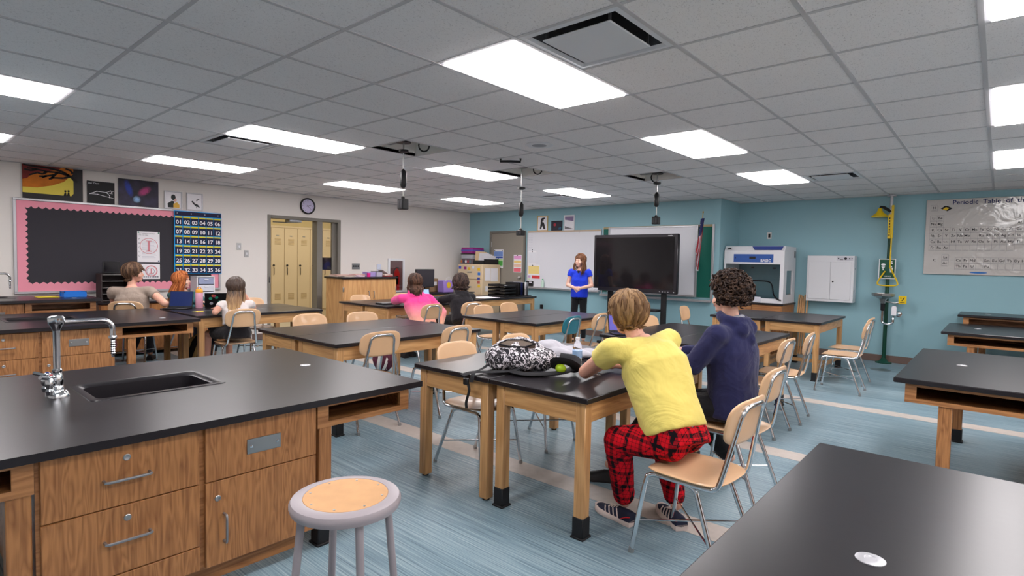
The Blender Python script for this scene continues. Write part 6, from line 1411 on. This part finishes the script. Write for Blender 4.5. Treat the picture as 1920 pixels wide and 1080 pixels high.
def shoe(par,A,T,upper,sole,extra=None):
    A=V(A);T=V(T); d=V((T.x-A.x,T.y-A.y,0)); 
    L=.275; d.normalize(); s=V((-d.y,d.x,0)); h=V((A.x,A.y,0))-d*.065
    prof=[(-.0,.034,.0),(.03,.040,.0),(.10,.036,0),(.17,.046,0),(.22,.047,0),(.255,.036,0),(.275,.014,0)]
    def outline(k,z,inset=0): 
        return [h+d*x+s*(w*k-inset)+V((0,0,z+max(0,(x-.2))*.12)) for x,w,_ in prof]+[h+d*x-s*(w*k-inset)+V((0,0,z+max(0,(x-.2))*.12)) for x,w,_ in reversed(prof)]
    so=MB(); so.loft([outline(.95,.001),outline(1.04,.012),outline(1.02,.028),outline(.92,.034)])
    so.build('shoe_sole',sole,parent=par,world=True,ang=1.0)
    m=MB(); tops=[(.0,.078,.030),(.03,.082,.034),(.10,.080,.030),(.16,.062,.036),(.22,.045,.036),(.255,.036,.026),(.27,.032,.01)]
    rings=[]
    for x,z,w in tops:
        ww=w+.006; rings.append([h+d*x+s*ww*math.cos(a)+V((0,0,.030+max(0,x-.2)*.12+(z-.030)*max(0,math.sin(a)))) for a in [PI*j/8 for j in range(9)]]+[h+d*x+V((0,0,.022))])
    m.loft(rings); up=m.build('shoe_upper',upper,parent=par,world=True,ang=1.2)
    if extra:
        for sgn in (1,-1):
            for k in range(4):
                x=.075+.028*k; z0=.034; q=MB(); w0=.0375+.002*k
                q.tube([h+d*x+s*sgn*(w0+.006)+V((0,0,z0)),h+d*(x+.010)+s*sgn*(w0)+V((0,0,.052)),h+d*(x+.028)+s*sgn*.022+V((0,0,.073-.004*k))],.0035,6,flat=.5).build('shoe_stripe',extra[0],parent=up,world=True)
            MB().tube([h+d*.055+s*sgn*.045+V((0,0,.036)),h+d*.02+s*sgn*.0435+V((0,0,.055)),h-d*.0+s*sgn*.03+V((0,0,.058))],.006,6,flat=.5).build('shoe_heel_patch',extra[1],parent=up,world=True)
        for k in range(4): MB().tube([h+d*(.105+.02*k)+s*.02+V((0,0,.079-.006*k)),h+d*(.108+.02*k)-s*.02+V((0,0,.080-.006*k))],.003,6).build('lace',extra[0],parent=up,world=True)
    return up
def swept(phi,rnd):  # short layered cut
    a=abs(phi)
    if a<.8: return .075+.03*rnd,[]
    if a<1.7: return .02-.02*rnd,[(0,.0,-.012)]
    return -.055-.03*rnd,[(0,-.004,-.018)]
# ---- boy in yellow
sk_f=skinmat('fair_skin',S(226,170,148)); sk_p=skinmat('pale_skin',S(232,184,164))
J=dict(P=(-1.235,2.755,.565),C=(-1.40,2.815,.90),N=(-1.50,2.82,1.045),H=(-1.59,2.84,1.165),SL=(-1.55,2.63,.99),SR=(-1.43,3.05,1.01),EL=(-1.815,2.765,.812),WL=(-1.86,2.99,.806),ER=(-1.68,3.21,.815),WR=(-1.86,3.13,.808),HL=(-1.22,2.65,.555),HR=(-1.22,2.87,.555),KL=(-1.50,2.62,.51),KR=(-1.46,3.03,.51),AL=(-1.53,2.765,.12),AR=(-1.30,2.935,.12),TL=(-1.76,2.81,0),TR=(-1.42,3.03,0))
t,H,R=person('boy in a yellow T-shirt and red plaid trousers leaning on the table',(-1.2,2.8,0),J,sk_f,cloth('yellow_cotton',S(226,208,112),.6,5),plaid(),headdir=(-.84,.54,-.10),sleeve='short',vox=.0065,shirtvox=.009,girth=1.0,sgirth=1.17,hem=-.065,handcurl=.3,handdirs={'L':((-.1,.9,-.05),(0,0,1)),'R':((-.5,-.8,0),(0,0,1))},shirt_wrinkle=(.016,.10),facekw=dict(brow=S(150,112,70)))
strands(t,H,R,1.0,hairmats('sandy_hair',S(108,80,54),S(146,114,78),S(170,138,100)),340,lambda p,r:((.055+.03*r,[(0,.015,-.004)]) if abs(p)<.7 else ((.03-.02*r,[(.0,.004,-.012)]) if abs(p)<1.5 else (-.05-.03*r,[(0,-.006,-.012),(0,-.004,-.012)]))),thick=.010,seed=2,rad=(.094,.114,.103),wav=.017)
um=cloth('grey_undershirt',S(150,152,162)); m=MB(); P_=V(J['P']); C_=V(J['C']); ax=(P_-C_).normalized()
torso(m,[P_+ax*.025,P_-ax*.03],[.188,.19],[.140,.142],[(0,1,0),(0,1,0)]); m.build('undershirt_hem',um,parent=t,world=True)
nvy=mk('shoe_navy',S(30,34,58),.7); cream=mk('shoe_cream',S(222,204,196),.6); rd=mk('shoe_red',S(190,26,40),.6)
shoe(t,(-1.53,2.765,0),J['TL'],nvy,cream,(cream,rd)); shoe(t,(-1.295,2.93,0),J['TR'],nvy,cream,(cream,rd))
# ---- boy in navy
J=dict(P=(-1.26,3.66,.545),C=(-1.28,3.66,.91),N=(-1.29,3.66,1.10),H=(-1.325,3.665,1.255),SL=(-1.31,3.46,1.02),SR=(-1.27,3.86,1.02),EL=(-1.44,3.43,.82),WL=(-1.70,3.54,.84),ER=(-1.40,3.95,.82),WR=(-1.70,3.84,.84),HL=(-1.26,3.55,.56),HR=(-1.26,3.77,.56),KL=(-1.68,3.50,.51),KR=(-1.62,3.74,.51),AL=(-1.90,3.22,.12),AR=(-1.36,3.93,.12),TL=(-2.14,3.09,0),TR=(-1.58,3.95,0))
t,H,R=person('curly-haired boy in a navy hoodie sitting upright beside the boy in yellow',(-1.26,3.66,0),J,sk_p,cloth('navy_fleece',S(38,40,78),.55,5),cloth('black_trousers',S(24,24,28)),headdir=(-.93,.36,.02),sleeve='long',sgirth=1.16,vox=.007,shirtvox=.010,hood=True,facekw=dict(brow=S(60,44,34)))
ch_=hairmats('curly_brown',S(46,34,30),S(74,56,46)); random.seed(21); m=MB()
for k in range(620):
    u=random.uniform(-.62,1); a=random.uniform(-PI,PI); q=math.sqrt(max(0,1-u*u)); x,y,z=q*math.sin(a),q*math.cos(a),u
    if y>.55 and z<.50: continue
    if y>.15 and z<.08 and abs(x)>.3: continue
    rr=random.uniform(.96,1.16); c_=V((x*.104*rr,-.020+y*.118*rr,.036+z*.112*rr)); m.cur=random.random()<.45
    m.cur=int(m.cur); c_=c_*1.04; nrm=V((x,y,z)); tn=nrm.orthogonal().normalized(); bt=nrm.cross(tn); ph=random.uniform(0,6.3); rc=random.uniform(.010,.016)
    m.tube([H+R@(c_+nrm*(.004*i-.006)+(tn*math.cos(ph+i*1.05)+bt*math.sin(ph+i*1.05))*rc) for i in range(7)],[.0055,.0065,.0065,.006,.0055,.005,.003],5)
m.build('curly_hair',ch_,parent=t,world=True,ang=3)
MB().ell(H+R@V((0,-.022,.036)),(.099,.113,.104),22,14,R=R).build('hair_base',ch_[0],parent=t,world=True)
m=MB(); m.tube([(-1.335,3.60,1.09),(-1.29,3.585,1.105),(-1.235,3.64,1.125),(-1.235,3.70,1.125),(-1.29,3.74,1.105)],.014,8,flat=1.4).build('grey_collar',um,parent=t,world=True)
blk_s=mk('boot_black',S(26,24,26),.6); bs2=mk('boot_sole',S(36,32,32),.7)
for a_,b_ in ((J['AL'],J['TL']),(J['AR'],J['TR'])): shoe(t,a_,b_,blk_s,bs2)
# ---- teacher
bx,by=-5.62,8.30; F=V((.42,-.907,0)); Rt=V((-F.y,F.x,0))*-1  # her right
Rt=V((-.907,-.42,0))
def T_(f,s,z): return tuple(V((bx,by,0))+F*f+Rt*s+V((0,0,z)))
J=dict(P=T_(0,0,.90),C=T_(0,0,1.16),N=T_(-.01,0,1.35),H=T_(.01,0,1.495),SR=T_(-.01,.155,1.30),SL=T_(-.01,-.155,1.30),ER=T_(.0,.215,1.06),EL=T_(.0,-.215,1.06),WR=T_(.19,.055,1.02),WL=T_(.19,-.055,1.02),HR=T_(0,.08,.86),HL=T_(0,-.08,.86),KR=T_(.02,.085,.47),KL=T_(.03,-.085,.47),AR=T_(-.02,.10,.10),AL=T_(-.01,-.09,.10),TR=T_(.2,.12,0),TL=T_(.2,-.11,0))
t,H,R=person('woman in a royal blue blouse and black trousers standing before the whiteboard',(bx,by,0),J,sk_p,cloth('royal_blue_blouse',S(22,56,206),.2,9,.6),cloth('black_slacks',S(22,22,26)),headdir=(-.10,-1,-.03),sleeve='cap',girth=.86,vox=.008,shirtvox=.010,hs=.93,handcurl=.9,neckw=.042,handdirs={'R':((.45,-.25,-.05),tuple(F)),'L':((-.6,-.6,-.05),tuple(F))},facekw=dict(brow=S(80,54,40),lip=S(196,96,96)))
def longw(p,r):
    a=abs(p)
    if a<1.1: return .115,[]
    if a<1.45: return .02,[(.012*(1 if p>0 else -1),.01,-.05),(.022*(1 if p>0 else -1),.02,-.11),(.02*(1 if p>0 else -1),.045,-.25-.05*r)]
    if a<2.3: return -.0,[(0,.0,-.06),(0,.0,-.14),(0.0,.01,-.22-.05*r)]
    return -.03,[(0,-.01,-.06),(0,-.01,-.13),(0,-.01,-.20-.05*r)]
strands(t,H,R,.93,hairmats('brown_wavy',S(98,64,44),S(136,94,66)),260,longw,thick=.0125,seed=4,rad=(.088,.108,.10),wav=.010)
MB().prism([(-5.60,1.325),(-5.545,1.325),(-5.555,1.29),(-5.572,1.275),(-5.59,1.29)],'y',8.185,8.193).build('camisole',mk('black_camisole',S(20,20,24)),parent=t,world=True)
shoe(t,J['AR'],J['TR'],blk_s,mk('sole_white',S(220,216,214))); shoe(t,J['AL'],J['TL'],blk_s,mk('sole_white2',S(220,216,214)))
# ---- boy in taupe
J=dict(P=(-8.49,2.26,.56),C=(-8.53,2.26,.86),N=(-8.58,2.27,1.035),H=(-8.59,2.30,1.20),SL=(-8.67,2.08,.96),SR=(-8.43,2.44,.97),EL=(-8.80,2.14,.76),WL=(-8.75,2.35,.70),ER=(-8.17,2.53,.815),WR=(-8.42,2.64,.80),HL=(-8.52,2.17,.56),HR=(-8.40,2.35,.56),KL=(-8.80,2.44,.51),KR=(-8.76,2.50,.51),AL=(-8.80,2.30,.1),AR=(-8.74,2.52,.1),TL=(-9.0,2.38,0),TR=(-8.95,2.62,0))
t,H,R=person('boy in a taupe T-shirt seen from behind at the far left, head turned right',(-8.47,2.26,0),J,sk_f,cloth('taupe_cotton',S(158,142,130),.5,6),cloth('dark_trousers',S(40,40,48)),headdir=(.36,.93,.0),handdirs={'R':((-1,-.15,0),(0,0,1))},vox=.009,shirtvox=.011,girth=1.08,hs=1.02,facekw=dict(brow=S(90,66,48)))
strands(t,H,R,1.02,hairmats('brown_shag',S(74,54,42),S(108,82,62)),260,lambda p,r:((.05+.02*r,[(0,.02,-.02)]) if abs(p)<.9 else ((.0-.02*r,[(.0,.01,-.02)]) if abs(p)<1.6 else (-.06,[(0,-.008,-.03),(0,-.012,-.035),(0,-.02,-.02-.02*r)]))),thick=.0115,seed=6,wav=.009,rad=(.092,.112,.103))
shoe(t,J['AL'],J['TL'],blk_s,bs2); shoe(t,J['AR'],J['TR'],blk_s,bs2)
# ---- red-haired girl
J=dict(P=(-8.60,2.96,.53),C=(-8.63,2.93,.80),N=(-8.64,2.90,.955),H=(-8.62,2.885,1.095),SL=(-8.66,3.05,.89),SR=(-8.66,2.76,.89),EL=(-8.45,3.20,.74),WL=(-8.16,3.10,.82),ER=(-8.42,2.84,.80),WR=(-8.20,2.93,.82),HL=(-8.6,3.06,.56),HR=(-8.6,2.87,.56),KL=(-8.2,3.12,.51),KR=(-8.2,2.92,.51),AL=(-8.15,3.12,.1),AR=(-8.15,2.92,.1),TL=(-7.95,3.12,0),TR=(-7.95,2.92,0))
t,H,R=person('girl with long red hair in a dark teal top looking right, beside the drawer tower',(-8.6,2.96,0),J,sk_p,cloth('dark_teal_top',S(52,92,96),.25,10),cloth('dark_trousers2',S(44,46,58)),headdir=(.55,.83,.06),vox=.009,shirtvox=.011,girth=.85,hs=.95,neckw=.043,sleeve='long',facekw=dict(brow=S(170,110,70)))
def longs(L_):
    def f(p,r):
        a=abs(p)
        if a<.75: return .085,[]
        if a<1.4: return .0,[(.008*(1 if p>0 else -1),-.01,-.05),(.012*(1 if p>0 else -1),-.035,-L_*.5),(.005*(1 if p>0 else -1),-.05,-L_-.04*r)]
        return -.03,[(0,-.025,-.05),(.0,-.05-.03*L_,-L_*.5),(0,-.05-.06*L_,-L_-.05*r)]
    return f
strands(t,H,R,.95,hairmats('red_hair',S(150,82,44),S(190,114,64)),280,longs(.24),thick=.013,seed=8,rad=(.09,.11,.101))
shoe(t,J['AL'],J['TL'],blk_s,bs2); shoe(t,J['AR'],J['TR'],blk_s,bs2)
# ---- girl with streaked hair
ombre,nt,b=newmat('ombre_hair'); N=nt.nodes; tc=N.new('ShaderNodeTexCoord'); mp=N.new('ShaderNodeMapping'); mp.inputs['Scale'].default_value=(60,60,4); n1=N.new('ShaderNodeTexNoise'); n1.inputs['Scale'].default_value=1; sp=N.new('ShaderNodeSeparateXYZ'); ma=N.new('ShaderNodeMath'); ma.operation='MULTIPLY_ADD'; ma.inputs[1].default_value=.30
nt.links.new(tc.outputs['Object'],mp.inputs[0]); nt.links.new(mp.outputs[0],n1.inputs[0]); nt.links.new(tc.outputs['Object'],sp.inputs[0]); nt.links.new(n1.outputs['Fac'],ma.inputs[0]); nt.links.new(sp.outputs[2],ma.inputs[2])
rp=ramp(nt,[(.12,S(206,170,122)),(.50,S(150,116,84)),(.80,S(74,56,46))]); mr=N.new('ShaderNodeMapRange'); mr.inputs['From Min'].default_value=.92; mr.inputs['From Max'].default_value=1.28
nt.links.new(ma.outputs[0],mr.inputs['Value']); nt.links.new(mr.outputs[0],rp.inputs[0]); nt.links.new(rp.outputs[0],b.inputs['Base Color']); b.inputs['Roughness'].default_value=.45
J=dict(P=(-6.74,2.84,.55),C=(-6.79,2.85,.80),N=(-6.82,2.86,.945),H=(-6.84,2.875,1.075),SL=(-6.82,2.70,.88),SR=(-6.80,3.02,.88),EL=(-6.80,2.62,.80),WL=(-7.06,2.74,.82),ER=(-6.98,3.14,.81),WR=(-6.97,3.03,.97),HL=(-6.76,2.76,.56),HR=(-6.76,2.93,.56),KL=(-7.16,2.68,.51),KR=(-7.16,2.92,.51),AL=(-7.12,2.64,.10),AR=(-7.1,2.9,.10),TL=(-7.32,2.62,0),TR=(-7.32,2.9,0))
t,H,R=person('girl with long streaked blonde-brown hair in a white T-shirt and black skirt',(-6.74,2.84,0),J,sk_f,cloth('white_tee',S(226,218,216),.25,10),cloth('black_skirt',S(34,32,36)),headdir=(-.72,.69,.0),vox=.009,shirtvox=.011,girth=.86,hs=.95,neckw=.043,skirt=True,hem=-.13,handdirs={'R':((-.1,-.35,.9),(-.2,.9,.3))},facekw=dict(brow=S(110,84,60)))
strands(t,H,R,.95,[ombre],420,longs(.42),thick=.0125,seed=10,rad=(.09,.11,.101))
for s_ in 'LR': shoe(t,J['A'+s_],J['T'+s_],blk_s,bs2)
# ---- girl in pink
J=dict(P=(-6.18,5.20,.555),C=(-6.32,5.20,.82),N=(-6.38,5.21,.975),H=(-6.42,5.235,1.115),SL=(-6.46,5.03,.895),SR=(-6.28,5.38,.895),EL=(-6.77,5.14,.835),WL=(-6.95,5.33,.83),ER=(-6.16,5.55,.69),WR=(-6.14,5.50,.50),HL=(-6.2,5.10,.56),HR=(-6.2,5.30,.56),KL=(-6.6,5.17,.51),KR=(-6.6,5.34,.51),AL=(-6.6,5.2,.1),AR=(-6.6,5.34,.1),TL=(-6.8,5.22,0),TR=(-6.8,5.34,0))
t,H,R=person('girl in a pink-to-peach dip-dyed hoodie leaning left on the table, seen from behind',(-6.18,5.2,0),J,sk_f,dipdye(S(240,72,150),S(246,188,158),.56,.86),cloth('dark_jeans',S(40,44,62)),headdir=(-.86,.5,-.05),vox=.010,shirtvox=.011,girth=1.0,sgirth=1.1,hs=.96,sleeve='long',hood=True,facekw=dict(brow=S(80,60,46)))
strands(t,H,R,.96,hairmats('dark_brown_hair',S(62,44,36),S(92,64,50)),300,longs(.13),thick=.015,seed=12,rad=(.095,.115,.105),wav=.012)
for s_ in 'LR': shoe(t,J['A'+s_],J['T'+s_],blk_s,bs2)
# ---- person in black hoodie
J=dict(P=(-6.20,6.02,.555),C=(-6.30,6.07,.80),N=(-6.35,6.10,.955),H=(-6.40,6.13,1.10),SL=(-6.38,5.91,.875),SR=(-6.30,6.29,.875),EL=(-6.56,5.86,.83),WL=(-6.86,5.98,.825),ER=(-6.48,6.42,.83),WR=(-6.86,6.34,.825),HL=(-6.2,5.93,.56),HR=(-6.2,6.12,.56),KL=(-6.6,5.95,.51),KR=(-6.6,6.15,.51),AL=(-6.6,5.95,.1),AR=(-6.6,6.15,.1),TL=(-6.8,5.95,0),TR=(-6.8,6.15,0))
t,H,R=person('person with fluffy dark hair in a black hoodie, seen from behind near the teacher desk',(-6.2,6.02,0),J,sk_f,cloth('black_fleece',S(34,32,36),.25,9),cloth('black_trousers3',S(28,28,32)),headdir=(-.80,.60,.0),vox=.010,shirtvox=.012,girth=1.05,sgirth=1.14,hs=1.0,sleeve='long',hood=True,facekw=dict(brow=S(70,54,50)))
strands(t,H,R,1.0,hairmats('fluffy_dark_hair',S(52,42,40),S(80,64,58)),330,lambda p,r:((.06,[(0,.012,-.01)]) if abs(p)<.8 else (-.04-.04*r,[(.012*math.sin(p),.012*math.cos(p),-.015),(.01*math.sin(p),.01*math.cos(p),-.03)])),thick=.011,seed=14,rad=(.112,.128,.118),wav=.026)
for s_ in 'LR': shoe(t,J['A'+s_],J['T'+s_],blk_s,bs2)
